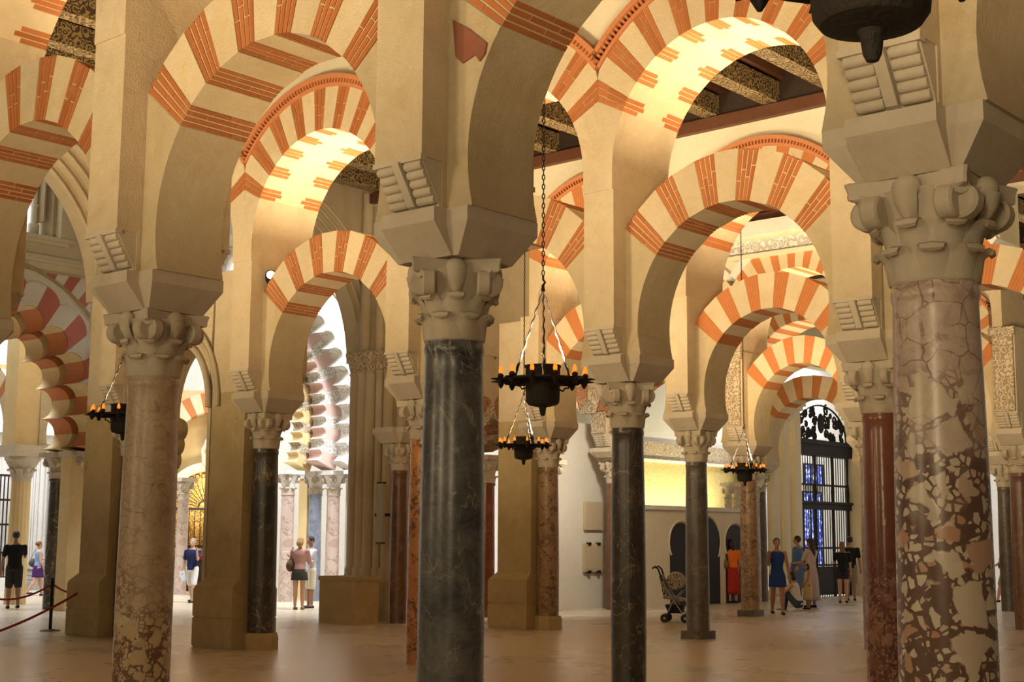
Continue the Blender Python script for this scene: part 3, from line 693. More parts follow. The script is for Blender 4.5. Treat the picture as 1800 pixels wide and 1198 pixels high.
def lobed_arch(label, mx, R_, zc, m, a0, Ro, y0, y1, matA, matB, rect=None, outer=None, wallm='white', name='lobed_arch', scallop=True, per=2):
    R = root(name, label=label, cat='arch'); R.matrix_world = mx
    D = (180+2*a0)/m; d = 2*R_*math.sin(rad(D/2)); rl = .5*d
    am = math.pi/2; allout = []
    for k in range(m):
        th = rad(-a0 + (k+.5)*D); cx, cz = R_*math.cos(th), R_*math.sin(th)
        rx, rz_, tx, tz = math.cos(th), math.sin(th), -math.sin(th), math.cos(th)
        def P(al):
            t = max(-d/2, min(d/2, rl*math.sin(al))); r = rl*math.cos(al); return (cx+rx*r+tx*t, zc+cz+rz_*r+tz*t)
        def Q(al):
            f = max(-1, min(1, al/am)); t = f*D/2; q = th + rad(t)
            rr = Ro - (.16*abs(f)**3 if scallop else 0); return (rr*math.cos(q), zc + rr*math.sin(q))
        for h in range(per):
            als = [-am + 2*am*(h + s/6)/per for s in range(7)]
            inn = [P(a) for a in als]; out = [Q(a) for a in als]
            ob('voussoir', MB().strip(inn, out, y0, y1).mesh('voussoir', M[matA if (h + per*k) % 2 == 0 else matB]), R)
            allout += out if not allout else out[1:]
    if rect:
        W, zt, zb = rect
        ob('spandrel', MB().strip(allout, [to_rect(x, z, zc, W, zt, zb) for x, z in allout], y0+.02, y1-.02).mesh('spandrel', M[wallm]), R)
        if outer:
            Ro2, nO = outer; n0 = 3
            for k in range(nO):
                qa, qb = rad(8 + 164*k/nO), rad(8 + 164*(k+1)/nO)
                inn = [(Ro2*math.cos(qa+(qb-qa)*s/n0), zc+Ro2*math.sin(qa+(qb-qa)*s/n0)) for s in range(n0+1)]
                out = [to_rect(x, z, zc, W-.01, zt-.01, zb) for x, z in inn]
                if max(math.hypot(a[0]-b[0], a[1]-b[1]) for a, b in zip(inn, out)) > .12 and all(math.hypot(b[0], b[1]-zc) > Ro2 for b in out):
                    ob('painted_stripe', MB().strip(inn, out, y0+.005, y0+.03).mesh('painted_stripe', M['pinkred' if k % 2 else 'white']), R)
            ob('archivolt', MB().strip([(Ro2*math.cos(a), zc+Ro2*math.sin(a)) for a in [rad(5+170*q/40) for q in range(41)]], [((Ro2+.05)*math.cos(a), zc+(Ro2+.05)*math.sin(a)) for a in [rad(5+170*q/40) for q in range(41)]], y0-.03, y0+.03).mesh('archivolt', M['pier']), R)
    return R
M['pinkred'] = stone_mat('faded_red_paint', (.52, .15, .12), (.58, .20, .16), (.62, .27, .22), bs=.15, vary=.06)
M['ochrered'] = stone_mat('ochre_red_paint', (.50, .17, .06), (.55, .21, .08), (.58, .25, .10), bs=.15, vary=.06)
M['ochre'] = stone_mat('ochre_plaster', (.66, .48, .22), (.72, .54, .27), (.76, .60, .34), bs=.15, vary=.05)
M['palepink'] = stone_mat('pale_pink_stucco', (.66, .44, .38), (.70, .50, .44), (.74, .56, .50), bs=.2, vary=.08)

def fr(i, j, z=0.0): p = grid(i, j); return T(p.x, p.y, z) @ RZ(RT)

# --- transverse gothic arch spanning the near nave at left, and the next nave
moulded_arch('gothic_arch', 'big pale moulded arch seen through the leftmost striped arch', fr(-3.45, .605), 2.62, 2.66, 5.62, 5, m='stone', wall=(3.5, 9.15))
moulded_arch('gothic_arch', 'big moulded gothic arch beside the bright white lobed arch', fr(-3.45, 1.54), 2.62, 3.0, 5.15, 5, w=.13, dh=.06, wall=(3.28, 9.15))
moulded_arch('gothic_arch', 'moulded round arch behind the dark centre column', fr(-3.15, 2.22), 1.25, 1.26, 5.05, 4, w=.10, half=.2, dh=.05)
# --- clustered gothic pier
gp = root('gothic_pier', grid(-3, 2), ROT, 'clustered gothic pier with thin shafts behind the dark centre column', 'pier')
ob('core', MB().box(-1.35, -.35, -.45, .6, 0, 6.6).mesh('core', M['gothic']), gp)
for q, (x, y, r) in enumerate([(-1.38, -.42, .09), (-1.2, -.52, .12), (-.98, -.56, .10), (-.78, -.52, .12), (-.55, -.50, .08), (-.35, -.45, .10), (-.30, -.15, .12)]):
    sh = ob('engaged_shaft', MB().lathe([(r*1.5, 0), (r*1.5, .85), (r*1.3, .90), (r*1.35, .98), (r, 1.05), (r, 4.85), (r*1.25, 4.88), (r, 4.92)], 14).mesh('engaged_shaft', M['gothic'], 40), gp, T(x, y, 0))
    ob('capital', MB().lathe([(r, 4.92), (r*1.2, 5.0), (r*1.8, 5.2), (r*2.0, 5.22), (r*2.0, 5.30), (r, 5.3)], 14).mesh('capital', M['carved'], 40), sh)
for q, (x, y, r) in enumerate([(-1.0, -.50, .11), (-.6, -.48, .09)]):
    ob('upper_shaft', MB().lathe([(r, 5.3), (r, 8.6)], 12).mesh('upper_shaft', M['gothic'], 40), gp, T(x, y, 0))
bp = ground(630, 1102)
blk = root('stone_block', bp, ROT, 'low rectangular sandstone block beside the couple reading a map', 'block')
ob('body', MB().box(-1.0, 0, 0, .6, 0, .80).mesh('body', M['pier']), blk)
ob('top_slab', MB().box(-1.02, .02, -.02, .62, .80, .88).mesh('top_slab', M['pier']), blk)
column(-3, 2, 'redbrown', 'red-brown column in front of the clustered gothic pier', .17, p=ground(705, 1097))
sg = root('notice_board', ground(672, 1100), ROT-.1, 'narrow grey notice board fixed to the clustered gothic pier', 'sign')
ob('panel', MB().box(-.09, .09, -.03, .03, 1.52, 2.62).mesh('panel', plain('grey_board', (.30, .26, .18), .5)), sg); ob('frame', MB().box(-.11, .11, -.02, .035, 1.49, 1.52).box(-.11, .11, -.02, .035, 2.62, 2.65).mesh('frame', M['iron']), sg)
ob('bracket', MB().box(-.22, .22, .03, .06, 2.0, 2.06).mesh('bracket', M['iron']), sg)

# --- square sandstone piers beside three columns
def side_pier(i, j, label):
    p = pos(i, j); R = root('sandstone_pier', p, ROT, label, 'pier')
    ob('shaft', MB().box(-.97, -.17, -.28, .30, 1.0, 3.75).mesh('shaft', M['pier']), R)
    ob('plinth', MB().box(-1.07, -.16, -.40, .40, 0, .88).mesh('plinth', M['pier']), R)
    ob('chamfer', MB().frustum((-1.07, -.16, -.40, .40), (-.97, -.17, -.28, .30), .88, 1.0).mesh('chamfer', M['pier']), R)
    for k in range(2): ob('course', MB().box(-1.085, -.155, -.412, .41, .02+.43*k, .425+.43*k).mesh('course', M['pier']), R)
    ob('upper_block', MB().box(-.97, -.23, -.28, .30, 3.75, 5.6).mesh('upper_block', M['stone']), R)
    return R
side_pier(-3, 1, 'square sandstone pier with plinth behind the cream breccia column')
side_pier(-2, 1, 'square sandstone pier with plinth joined to the dark column')
side_pier(-2, 2, 'square sandstone pier with plinth behind the hanging lamps')
for (i, j), rr in (((-2, 1), .23), ((-2, 2), .23)):
    R = root('column_base', pos(i, j), ROT, 'low octagonal plinth under the %s column' % ('dark half-hidden' if j == 1 else 'brown breccia'), 'plinth')
    ob('plinth', MB().lathe([(rr*1.12, 0), (rr*1.12, .18), (rr*1.02, .24)], 8).mesh('plinth', M['pier']), R)
for (i, j) in ((-1, 2), (-2, 3)):
    R = root('column_base', pos(i, j), ROT, 'low stone plinth under the %s column' % ('grey-brown' if j == 2 else 'mottled brown'), 'plinth')
    ob('plinth', MB().box(-.205, .205, -.205, .205, 0, .13).mesh('plinth', M['dark3']), R)

# --- infill wall with a small moulded doorway between the two sandstone piers
pa, pb_ = pos(-3, 1), pos(-2, 1); wm, wrz, ws = arch_frame(pa, pb_)
op = [(.72*math.cos(a), 3.55+1.05*math.sin(a)) for a in [math.pi*k/20 for k in range(21)]]
def infill(x0, x1, cx, hw, zs, hgt, zt, y0, y1, m, nm, mx, parent=None):
    top = [(cx + hw*math.cos(math.pi*k/20), zs + hgt*math.sin(math.pi*k/20)) for k in range(21)]
    mb = MB(); mb.strip(top, [(x1 if k == 0 else x0 if k == 20 else cx+(p[0]-cx)*((x1-cx) if p[0] > cx else (cx-x0))/hw, zt if 0 < k < 20 else zt) for k, p in enumerate(top)], y0, y1)
    mb.box(x0, cx-hw, y0, y1, 0, zs); mb.box(cx+hw, x1, y0, y1, 0, zs)
    # triangles beside the springing
    return ob(nm, mb.mesh(nm, M[m]), parent, mx)
wi = root('doorway_wall', wm, wrz, 'sandstone wall with small moulded arched doorway beside the breccia column', 'wall')
infill(-1.45, .68, -.14, .74, 3.55, 1.05, 5.55, -.26, .30, 'stone', 'wall', None, wi)
for k, (r, yy) in enumerate(((.80, -.34), (.93, -.30), (1.05, -.36))):
    ob('hood_moulding', MB().tube([(-.14+r*math.cos(a), yy+.05, 3.55+(r*1.3)*math.sin(a)) for a in [math.pi*q/24 for q in range(25)]], .05-.008*k, 8).mesh('hood_moulding', M['gothic'], 50), wi)
for k in range(3):
    ob('corbel', MB().lathe([(.17, -.15), (.19, -.1), (.19, .1), (.17, .15)], 16, T(-.80-.07*k, .14, 3.30-.24*k) @ RX(math.pi/2)).mesh('corbel', M['gothic'], 40), wi)

def ijof(p):
    d = p - A0; return d.dot(U)/SP, d.dot(N)/NW
IF, JF = ijof(ground(138, 1083)); IB, JB = ijof(ground(97, 1081))
# --- transverse wall along i = -5.2: painted lobed arch, then the white lobed arch
WI = -5.22
LM = fr(IF+.06, JF+.02-2.9/NW)
lobed_arch('ochre and red lobed arch over two columns at far left', LM, 2.4, 3.85, 12, 8, 3.3, -.36, .36, 'ochrered', 'ochre', (3.6, 7.15, 3.4), (3.46, 44))
lobed_arch('faded pink and white painted facing on the leftmost lobed arch', LM, 2.42, 3.85, 12, 8, 3.28, -.39, -.362, 'pinkred', 'white', name='painted_facing')
lobed_arch('second plain lobed arch behind the painted lobed arch', fr(IF-.20, JF+.02-2.9/NW), 2.34, 3.82, 12, 8, 3.3, -.36, .36, 'ochre', 'ochrered', (3.6, 7.15, 3.4), None, 'plaster')
lobed_arch('bright white carved lobed arch lit by daylight', fr(WI+.2, 2.635-3.1/NW), 3.05, 4.55, 24, 20, 3.9, -.18, .28, 'white', 'carvedwhite', (3.36, 8.6, 3.2), (4.0, 40), 'carvedwhite')
lobed_arch('inner smooth striped arch behind the white lobed arch', fr(WI-.02, 2.635-3.1/NW), 2.82, 4.50, 38, 20, 3.5, -.25, .25, 'palepink', 'carvedwhite', None, None, scallop=False, per=1)
lobed_arch('innermost carved arch behind the white lobed arch', fr(WI-.17, 2.635-3.1/NW), 2.55, 4.45, 38, 22, 3.15, -.2, .2, 'ochre', 'carved', None, None, scallop=False, per=1)
bs_ = root('carved_border', label='upright carved stucco border strip beside the white lobed arch', cat='border'); bs_.matrix_world = fr(WI+.2, 2.635)
ob('strip', MB().box(.20, .42, -.26, -.16, 3.2, 8.5).mesh('strip', M['carvedwhite']), bs_); ob('edge', MB().box(.42, .47, -.29, -.14, 3.2, 8.5).box(.15, .20, -.29, -.14, 3.2, 8.5).mesh('edge', M['white']), bs_)
# jamb columns
def small_col(p, mk, label, r=.17, capk='capstone', h=3.25, carvedcap=True):
    R = root('slender_column', p, ROT, label, 'column')
    ob('shaft', MB().lathe([(r*1.05, 0), (r*1.05, .5), (r*.95, h-.62), (r*1.05, h-.60), (r*1.05, h-.56), (r*.9, h-.55)], 20).mesh('shaft', M[mk], 40), R)
    c = ob('capital', MB().lathe([(r*.95, h-.56), (r*1.0, h-.35), (r*1.25, h-.2), (r*1.55, h-.12), (r*1.55, h-.08)], 16).mesh('capital', M[capk], 40), R)
    for q in range(8):
        ob('leaf', leaf1, c, T(0, 0, h-.56) @ RZ(q*math.pi/4) @ Matrix.Diagonal((r/.205, r/.205, .9, 1)))
    for q in range(4): ob('volute', volute, c, T(0, 0, h-.56) @ RZ(q*math.pi/2+math.pi/4) @ Matrix.Diagonal((r/.205, r/.205, .95, 1)))
    ob('abacus', MB().box(-r*1.7, r*1.7, -r*1.7, r*1.7, h-.08, h+.02).mesh('abacus', M[capk]), R)
    return R
M['bluegrey'] = marble_dark('blue_grey_marble', (.26, .29, .36), (.13, .15, .20), (.45, .46, .50))
small_col(ground(97, 1081), 'dark2', 'dark marble column under the leftmost lobed arch', .19, 'capstone', 3.4)
small_col(ground(138, 1083), 'brecciaB', 'brown column beside the pier of the leftmost lobed arch', .18, 'capstone', 3.4)
R = root('jamb_pier', ground(117, 1084), ROT, 'plain ochre jamb between two columns under the leftmost lobed arch', 'pier'); ob('jamb', MB().box(-.2, .2, -.1, .4, 0, 3.3).mesh('jamb', M['ochre']), R)
ob('cap', MB().box(-.25, .25, -.15, .45, 3.3, 3.42).mesh('cap', M['capstone']), R)
for px, py, mk, lab in ((507, 1062, 'pinkmarble', 'pinkish column left of the reading couple'), (556, 1060, 'bluegrey', 'blue-grey marble column behind the reading couple'), (588, 1061, 'pinkmarble', 'pink marble column right of the reading couple'), (634, 1063, 'pinkmarble', 'pink column beside the white pilaster')):
    small_col(ground(px, py), mk, lab, .17, 'marblewhite', 3.25)
for px, py, mk, lab, w in ((527, 1060, 'ochre', 'cream jamb strip behind the woman with the shoulder bag', .16), (612, 1061, 'marblewhite', 'white pilaster between two pink columns', .19)):
    R = root('pilaster', ground(px, py)+N*.25, ROT, lab, 'pilaster'); ob('shaft', MB().box(-w, w, -.12, .12, 0, 3.1).mesh('shaft', M[mk]), R); ob('cap', MB().box(-w-.04, w+.04, -.16, .16, 3.1, 3.27).mesh('cap', M['marblewhite']), R)
# entablature and upper wall with lit window over the painted arch
ew = ob('wall_chapel', MB().box(-4.2, .6, -.3, .3, 7.15, 10.6).box(2.62, 4.6, -.3, .3, 7.15, 10.6).box(.6, 2.62, -.3, .3, 7.15, 7.95).mesh('wall_chapel', M['plaster']), mx=fr(IF, 1.03), kind='structure')
for k, (z0, z1, d) in enumerate(((7.15, 7.22, .06), (7.22, 7.36, .10), (7.36, 7.42, .18), (7.42, 7.52, .14))):
    ob('entablature_band', MB().box(-4.2, 4.4, -.36-d, -.25, z0, z1).mesh('entablature_band', M['plaster']), ew)

# --- transverse maqsura wall along i = -3: carved lobed arches, low wall with dark doorways, gate
TI = -3.0
def tcol(j, mk, label, r=.18, h=3.3): return small_col(uv_pt(TI, j), mk, label, r, 'capstone', h)
tcol(2.32, 'red', 'dark red column between the centre column and the sandstone pier', .19)
tcol(2.63, 'red', 'dark red column right of the brown breccia column', .18)
M['redstucco'] = carved_mat('carved_red_stucco', (.42, .20, .10), (.22, .10, .05), 9)
for (ja, jb, lab) in ((2.08, 2.32, 'small carved lobed arch left of the dark red column'), (2.32, 2.63, 'carved reddish lobed arch behind the hanging lamps'), (2.63, 2.985, 'carved lobed arch in front of the white plaque wall')):
    W = (jb-ja)*NW/2; R_ = W-.36
    lobed_arch(lab, fr(TI, (ja+jb)/2), R_, 3.66, 5, 14, R_+.62, -.22, .22, 'carved', 'redstucco', (W-.003, 5.4, 3.32), None, 'gothic')
tw = ob('wall_transverse', MB().box(.5, NW*1.0-.55, -.25, .25, 5.4, 9.15).mesh('wall_transverse', M['gothic']), mx=fr(TI, 2.0), kind='structure')
ww = ob('wall_plaques', MB().box(-.45, 2.9, -.12, .12, 0, 2.42).box(-.05, 2.9, -.12, .12, 2.42, 4.3).mesh('wall_plaques', M['white']), mx=fr(-3.22, 2.66), kind='structure')
ob('ledge', MB().box(-.45, -.02, -.18, .14, 2.42, 2.48).mesh('ledge', M['white']), ww)
for q, (px, py0, py1, pw, lab) in enumerate(((1046, 880, 929, 31, 'beige stone plaque higher on the white wall'), (1046, 953, 1003, 32, 'beige stone plaque with iron clamps lower on the white wall'))):
    P0 = fr(-3.22, 2.66).translation - U*(-.12); a_ = on_plane(px-pw/2, py1, P0 + U*.02, U); b_ = on_plane(px+pw/2, py0, P0 + U*.02, U)
    R = root('wall_plaque', (a_+b_)/2, RT, lab, 'plaque'); L = math.hypot(b_.x-a_.x, b_.y-a_.y)/2; hz = (b_.z-a_.z)/2
    ob('slab', MB().box(-L, L, -.05, 0, -hz, hz).mesh('slab', M['stone']), R)
    ob('inscription', MB().box(-L*.85, L*.85, -.054, -.05, -hz*.85, hz*.85).mesh('inscription', carved_mat('worn_inscription', (.60, .50, .36), (.50, .41, .28), 30, bs=.3)), R)
    if q: 
        for sx in (-1, 1):
            for sz in (-1, 1): ob('clamp', MB().box(sx*L*.5-.05, sx*L*.5+.05, -.08, 0, sz*hz-.03, sz*hz+.03).mesh('clamp', M['iron']), R)
# big bay: lobed jambs either side, low wall, mosaic wall behind
lobed_arch('wide lobed arch over the lit mosaic wall', fr(TI, 3.5), 2.62, 3.70, 11, 14, 3.15, -.25, .25, 'plaster', 'ochre', (2.98, 7.4, 3.32), None, 'plaster')
tcol(3.07, 'redbrown', 'red-brown column hidden right of the dark brown marble column', .17)
tcol(3.95, 'pinkmarble', 'pale column right of the low wall with dark doorways', .16)
lw = root('low_wall', uv_pt(TI, 3.52), RT, 'low plastered wall with three dark horseshoe doorways beside the pushchair', 'wall')
xs = [-2.75, -1.0, .15, 1.35, 2.7]
def hs(cx, w, zt):   # dark horseshoe doorway outline
    r = w*.62; zc = zt-r
    return [(cx + r*math.cos(a), zc + r*math.sin(a)) for a in [rad(-35+250*k/18) for k in range(19)]]
mb = MB(); mb.box(-2.8, 2.8, 0, .3, 0, 2.32)
ob('body', mb.mesh('body', M['plaster']), lw); ob('coping', MB().box(-2.85, 2.85, -.06, .36, 2.32, 2.42).mesh('coping', M['white']), lw)
M['void'] = plain('dark_opening', (.012, .009, .007), .6)  # near-black sheet painted in for the shade inside the openings
def lx(px): return (on_plane(px, 1000, uv_pt(TI, 3.52), U) - uv_pt(TI, 3.52)).dot(N)
for cx, w, zt in ((lx(1203), .78, 2.02), (lx(1247), 1.0, 2.18), (lx(1298), .74, 2.0)):
    d = ob('doorway', MB().prism(hs(cx, w, zt), -.015, .05).box(cx-w*.62, cx+w*.62, -.012, .05, 0, zt-w*.62*1.4).mesh('doorway', M['void']), lw)
    ob('surround', MB().tube([(x, -.01, z) for x, z in hs(cx, w+.08, zt+.05)], .025, 6).mesh('surround', M['plaster'], 50), d)
M['mosaic'] = carved_mat('gold_mosaic', (.66, .54, .26), (.34, .27, .11), 16, .5, bs=.3)
mw = ob('wall_mosaic', MB().box(-3.0, 7.4, 0, .2, 0, 4.4).mesh('wall_mosaic', M['mosaic']), mx=fr(-4.15, 3.66), kind='structure')
ob('frieze', MB().box(-3.0, 7.4, -.06, 0, 3.9, 4.4).mesh('frieze', M['carved']), mw); ob('moulding', MB().box(-3.0, 7.4, -.10, 0, 3.82, 3.9).mesh('moulding', M['white']), mw)
ob('upper_wall', MB().box(-3.0, 7.4, -.02, .2, 4.4, 9).mesh('upper_wall', M['white']), mw)
for px in (1284, 1298):
    p = on_plane(px, 888, uv_pt(-3.6, 3.6), U); small_col(Vector((p.x, p.y, 0)), 'pinkmarble', 'paired pale column %s standing inside the mosaic chapel' % ('left' if px < 1290 else 'right'), .10, 'capstone', 3.2)
# gate bay
gt = root('iron_gate', uv_pt(-3.1, 4.66), RT, 'tall black iron gate with scrolled crest at far right', 'gate')
def gx(px): 
    p = on_plane(px, 950, uv_pt(-3.1, 4.66), U); return (p - uv_pt(-3.1, 4.66)).dot(N)
def gz(py, px=1450): return on_plane(px, py, uv_pt(-3.1, 4.66), U).z
x0, x1 = gx(1406), gx(1497); zt0, zt1, zm0, zm1, zb = gz(795), gz(768), gz(888), gz(874), gz(1000)
nb = 22
bar = MB().lathe([(.014, 0), (.014, zt0)], 6).mesh('bar', M['iron'], 50)
for k in range(nb+1):
    ob('bar', bar, gt, T(x0+(x1-x0)*k/nb, 0, 0))
for z, h, d in ((zm0, zm1-zm0, .10), (zt0, zt1-zt0, .16)):
    ob('cross_beam', MB().box(x0-.08, x1+.08, -d, d, z, z+h).box(x0-.14, x1+.14, -d-.06, d+.06, z+h*.7, z+h).mesh('cross_beam', M['iron']), gt)
for z in (gz(955), gz(985), gz(845), gz(1028)): ob('rail', MB().box(x0, x1, -.02, .02, z-.03, z+.03).mesh('rail', M['iron']), gt)
ob('kick_panel', MB().box(x0, x1, -.015, .015, .05, gz(988)).mesh('kick_panel', M['iron']), gt)
for xx in (x0, x0+(x1-x0)*.36, x0+(x1-x0)*.70, x1):
    ob('post', MB().lathe([(.05, 0), (.05, zm0), (.035, zm0), (.06, zm1+.3), (.035, zm1+.6), (.05, zt0)], 8).mesh('post', M['iron'], 40), gt, T(xx, 0, 0))
cr = ob('crest', MB().tube([(((x0+x1)/2)+(x1-x0)/2*math.cos(a), 0, zt1+1.05*math.sin(a)) for a in [math.pi*k/20 for k in range(21)]], .03, 6).mesh('crest', M['iron']), gt)
ob('shield', MB().ball(((x0+x1)/2, 0, zt1+.52), (.2, .04, .30), 14, 8).mesh('shield', M['iron'], 60), cr)
rs = random.Random(4)
for k in range(60):
    sx = -1 if k % 2 else 1; cx = (x0+x1)/2 + sx*rs.uniform(.16, .85)*(x1-x0)/2; cz = zt1+rs.uniform(.06, .95)
    if ((cx-(x0+x1)/2)/((x1-x0)/2))**2 + ((cz-zt1)/1.05)**2 > .92: continue
    r0 = rs.uniform(.07, .13)
    ob('scroll', MB().tube([(cx+r0*(1-q/22)*math.cos(sx*q*.45+k), 0, cz+r0*1.3*(1-q/22)*math.sin(sx*q*.45+k)) for q in range(18)], .032, 5).mesh('scroll', M['iron'], 50), cr)
# stepped pilasters left of the gate, and right
def pil(px, py, w, h, lab, d=.22):
    p = on_plane(px, py, uv_pt(-3.05, 4.3), U); R = root('moulded_pilaster', Vector((p.x, p.y, 0)), RT, lab, 'pilaster')
    ob('shaft', MB().box(-w, w, -d, d, 0, h).mesh('shaft', M['plaster']), R)
    ob('cap', MB().box(-w-.06, w+.06, -d-.06, d+.06, h, h+.12).box(-w-.12, w+.12, -d-.12, d+.12, h+.12, h+.30).mesh('cap', M['plaster']), R)
    ob('base', MB().box(-w-.04, w+.04, -d-.04, d+.04, 0, .25).mesh('base', M['plaster']), R)
pil(1366, 950, .14, 4.6, 'narrow pale pilaster farthest left of the iron gate', .12); pil(1380, 950, .13, 4.9, 'middle pale pilaster left of the iron gate', .20); pil(1396, 950, .15, 5.2, 'wide pale pilaster next to the iron gate', .28); pil(1512, 950, .16, 5.2, 'pale pilaster right of the iron gate', .25)
ob('wall_gate', MB().box(-2.6, 3.0, -.2, .2, 6.6, 9.15).mesh('wall_gate', M['plaster']), mx=fr(-3.1, 4.5), kind='structure')
# white cornice with painted scrolls on the fourth-row wall
cw = WALLS[3]
for k, (z0, z1, d, mk) in enumerate(((7.60, 7.68, .22, 'plaster'), (7.68, 7.98, .14, 'carvedwhite'), (7.98, 8.06, .24, 'plaster'), (8.06, 8.36, .32, 'white'))):
    o = ob('cornice_band', MB().box(-7, 7, -.5-d, -.45, z0, z1).mesh('cornice_band', M[mk]), cw)
# ------------------------------------------------------------------ enclosing walls beyond
ob('wall_far_left', MB().box(-16, 14, 0, .4, 0, 12).mesh('wall_far_left', M['white']), mx=fr(-8.6, 2.2), kind='structure')
ob('wall_far', MB().box(-22, 30, 0, .4, 0, 12).mesh('wall_far', M['white']), mx=T(*grid(-3, 5.7)) @ RZ(ROT), kind='structure')
ob('wall_choir', MB().box(-18, -1.0, 0, .3, 0, 11).mesh('wall_choir', M['white']), mx=T(*grid(-3.1, 3.0)) @ RZ(ROT), kind='structure')
ob('wall_behind_gate', MB().box(1.1, 7, 0, .3, 0, 9).mesh('wall_behind_gate', M['white']), mx=fr(-3.95, 4.6), kind='structure')

M['stained'] = None
m, nt, b = mat('stained_glass'); O = coords(nt)
v = nd(nt, 'ShaderNodeTexVoronoi'); v.inputs['Scale'].default_value = 9; nt.links.new(O, v.inputs['Vector'])
cc = ramp(nt, v.outputs['Distance'], [(.15, (.9, .93, 1.0)), (.4, (.12, .2, .75)), (.7, (.02, .03, .2))])
nt.links.new(cc, b.inputs['Base Color']); nt.links.new(cc, b.inputs['Emission Color']); b.inputs['Emission Strength'].default_value = 1.2
P0 = fr(-3.95, 4.6).translation + U*.04
for k, (xa, xb, ya, yb, nm) in enumerate(((1420, 1446, 1000, 860, 'tall'), (1418, 1447, 842, 812, 'small upper'))):
    a_ = on_plane(xa, ya, P0, U); b_ = on_plane(xb, yb, P0, U); L = math.hypot(b_.x-a_.x, b_.y-a_.y)/2
    R = root('stained_window', (a_+b_)/2, RT, '%s blue stained-glass window glowing behind the iron gate' % nm, 'window'); hz = (b_.z-a_.z)/2
    ob('glass', MB().box(-L, L, -.02, .02, -hz, hz).mesh('glass', m), R)
    ob('frame', MB().box(-L-.06, -L, -.05, .03, -hz, hz).box(L, L+.06, -.05, .03, -hz, hz).box(-L-.06, L+.06, -.05, .03, hz, hz+.06).box(-L-.06, L+.06, -.05, .03, -hz-.06, -hz).mesh('frame', M['iron']), R)
    for q in (-.33, .33): ob('mullion', MB().box(q*L-.02, q*L+.02, -.04, .02, -hz, hz).mesh('mullion', M['iron']), R)
# leftover red paint on the arch face beside the dark centre column
pts = [on_plane(x, y, grid(1, 0) - N*LY, N) for x, y in ((790, 37), (818, 52), (850, 77), (847, 96), (838, 109), (830, 98), (808, 113), (796, 101))]
o_ = pts[0]; R = root('red_paint_patch', o_, ROT, 'dark red brick patch on the arch springing above the dark centre column', 'brick patch')
ob('patch', MB().prism([((p-o_).dot(U), p.z-o_.z) for p in pts], -.012, .004).mesh('patch', M['redstucco'] if False else stone_mat('old_red_paint', (.24, .085, .05), (.29, .11, .065), (.34, .15, .09), bs=.4, vary=0)), R)

# ------------------------------------------------------------------ hanging lamps
bowl_me = MB().lathe([(.0, -.235), (.07, -.23), (.130, -.215), (.148, -.19), (.152, -.15), (.155, .11), (.163, .12), (.163, .135), (.14, .135), (.14, -.10), (.0, -.12)], 32, cap=False).mesh('bowl', M['irondull'], 40)
tipm = MB().lathe([(.0, -.315), (.016, -.312), (.024, -.295), (.030, -.25), (.042, -.225)], 14, cap=False).mesh('finial', M['irondull'], 40)
rg = MB()
for r, h in ((.18, .012), (.30, .010), (.385, .012)):
    rg.tube([(r*math.cos(a), r*math.sin(a), 0) for a in [2*math.pi*k/36 for k in range(36)]], h, 6, closed=True)
ring_me = rg.mesh('ring', M['iron'], 50)
arm_me = MB().tube([(.155, 0, -.02), (.22, 0, .005), (.30, 0, -.015), (.385, 0, 0), (.44, 0, .002), (.475, 0, 0)], [.012, .016, .012, .018, .010, .004], 6).tube([(.385, 0, -.005), (.385, 0, -.03), (.385, 0, -.06)], [.03, .026, .008], 8).mesh('arm', M['iron'], 50)
plate_me = MB().prism([(.17, -.004), (.24, -.004), (.36, -.004), (.40, -.004), (.40, .004), (.17, .004)], -.035, .035).tube([(.30+.03*math.cos(a), .05+.03*math.sin(a), 0) for a in [2*math.pi*k/12 for k in range(12)]], .008, 5, closed=True).mesh('scroll_plate', M['iron'])
cup_me = MB().lathe([(.012, 0), (.026, .012), (.028, .03), (.02, .034), (.012, .05)], 10).mesh('cup', M['iron'], 40)
bulb_me = MB().lathe([(.0, .036), (.014, .04), (.0195, .06), (.016, .085), (.006, .108), (.0, .112)], 10, cap=False).mesh('bulb', M['flame'], 60)
core_me = MB().lathe([(.0, .045), (.005, .05), (.004, .075), (.0, .08)], 6, cap=False).mesh('filament', M['bulbglow'], 60)
brk_me = MB().tube([(.155, 0, -.07), (.20, 0, -.085), (.215, 0, -.06), (.25, 0, -.055), (.255, 0, -.03), (.30, 0, -.012)], .008, 5).mesh('bracket', M['iron'], 50)
rod_me = {}
for nm, mk in (('steel', 'steel'), ('iron', 'iron')):
    n = 46; rod_me[nm] = MB().tube([(.30*(1-k/n)+.004*math.cos(k*.9)*(0 < k < n), .004*math.sin(k*.9)*(0 < k < n), .012+.80*k/n) for k in range(n+1)], [.0075+.0025*math.sin(k*1.1) for k in range(n+1)], 6).mesh('hanging_rod', M[mk], 60)
link_me = MB().tube([(.011*math.cos(a), 0, .026*math.sin(a)) for a in [2*math.pi*k/10 for k in range(10)]], .0055, 5, closed=True).mesh('chain_link', M['iron'], 60)
hook_me = MB().tube([(0, 0, .80), (0, 0, .86), (.018, 0, .885), (0, 0, .91), (0, 0, .95)], [.02, .012, .010, .010, .010], 8).mesh('hook', M['iron'], 50)
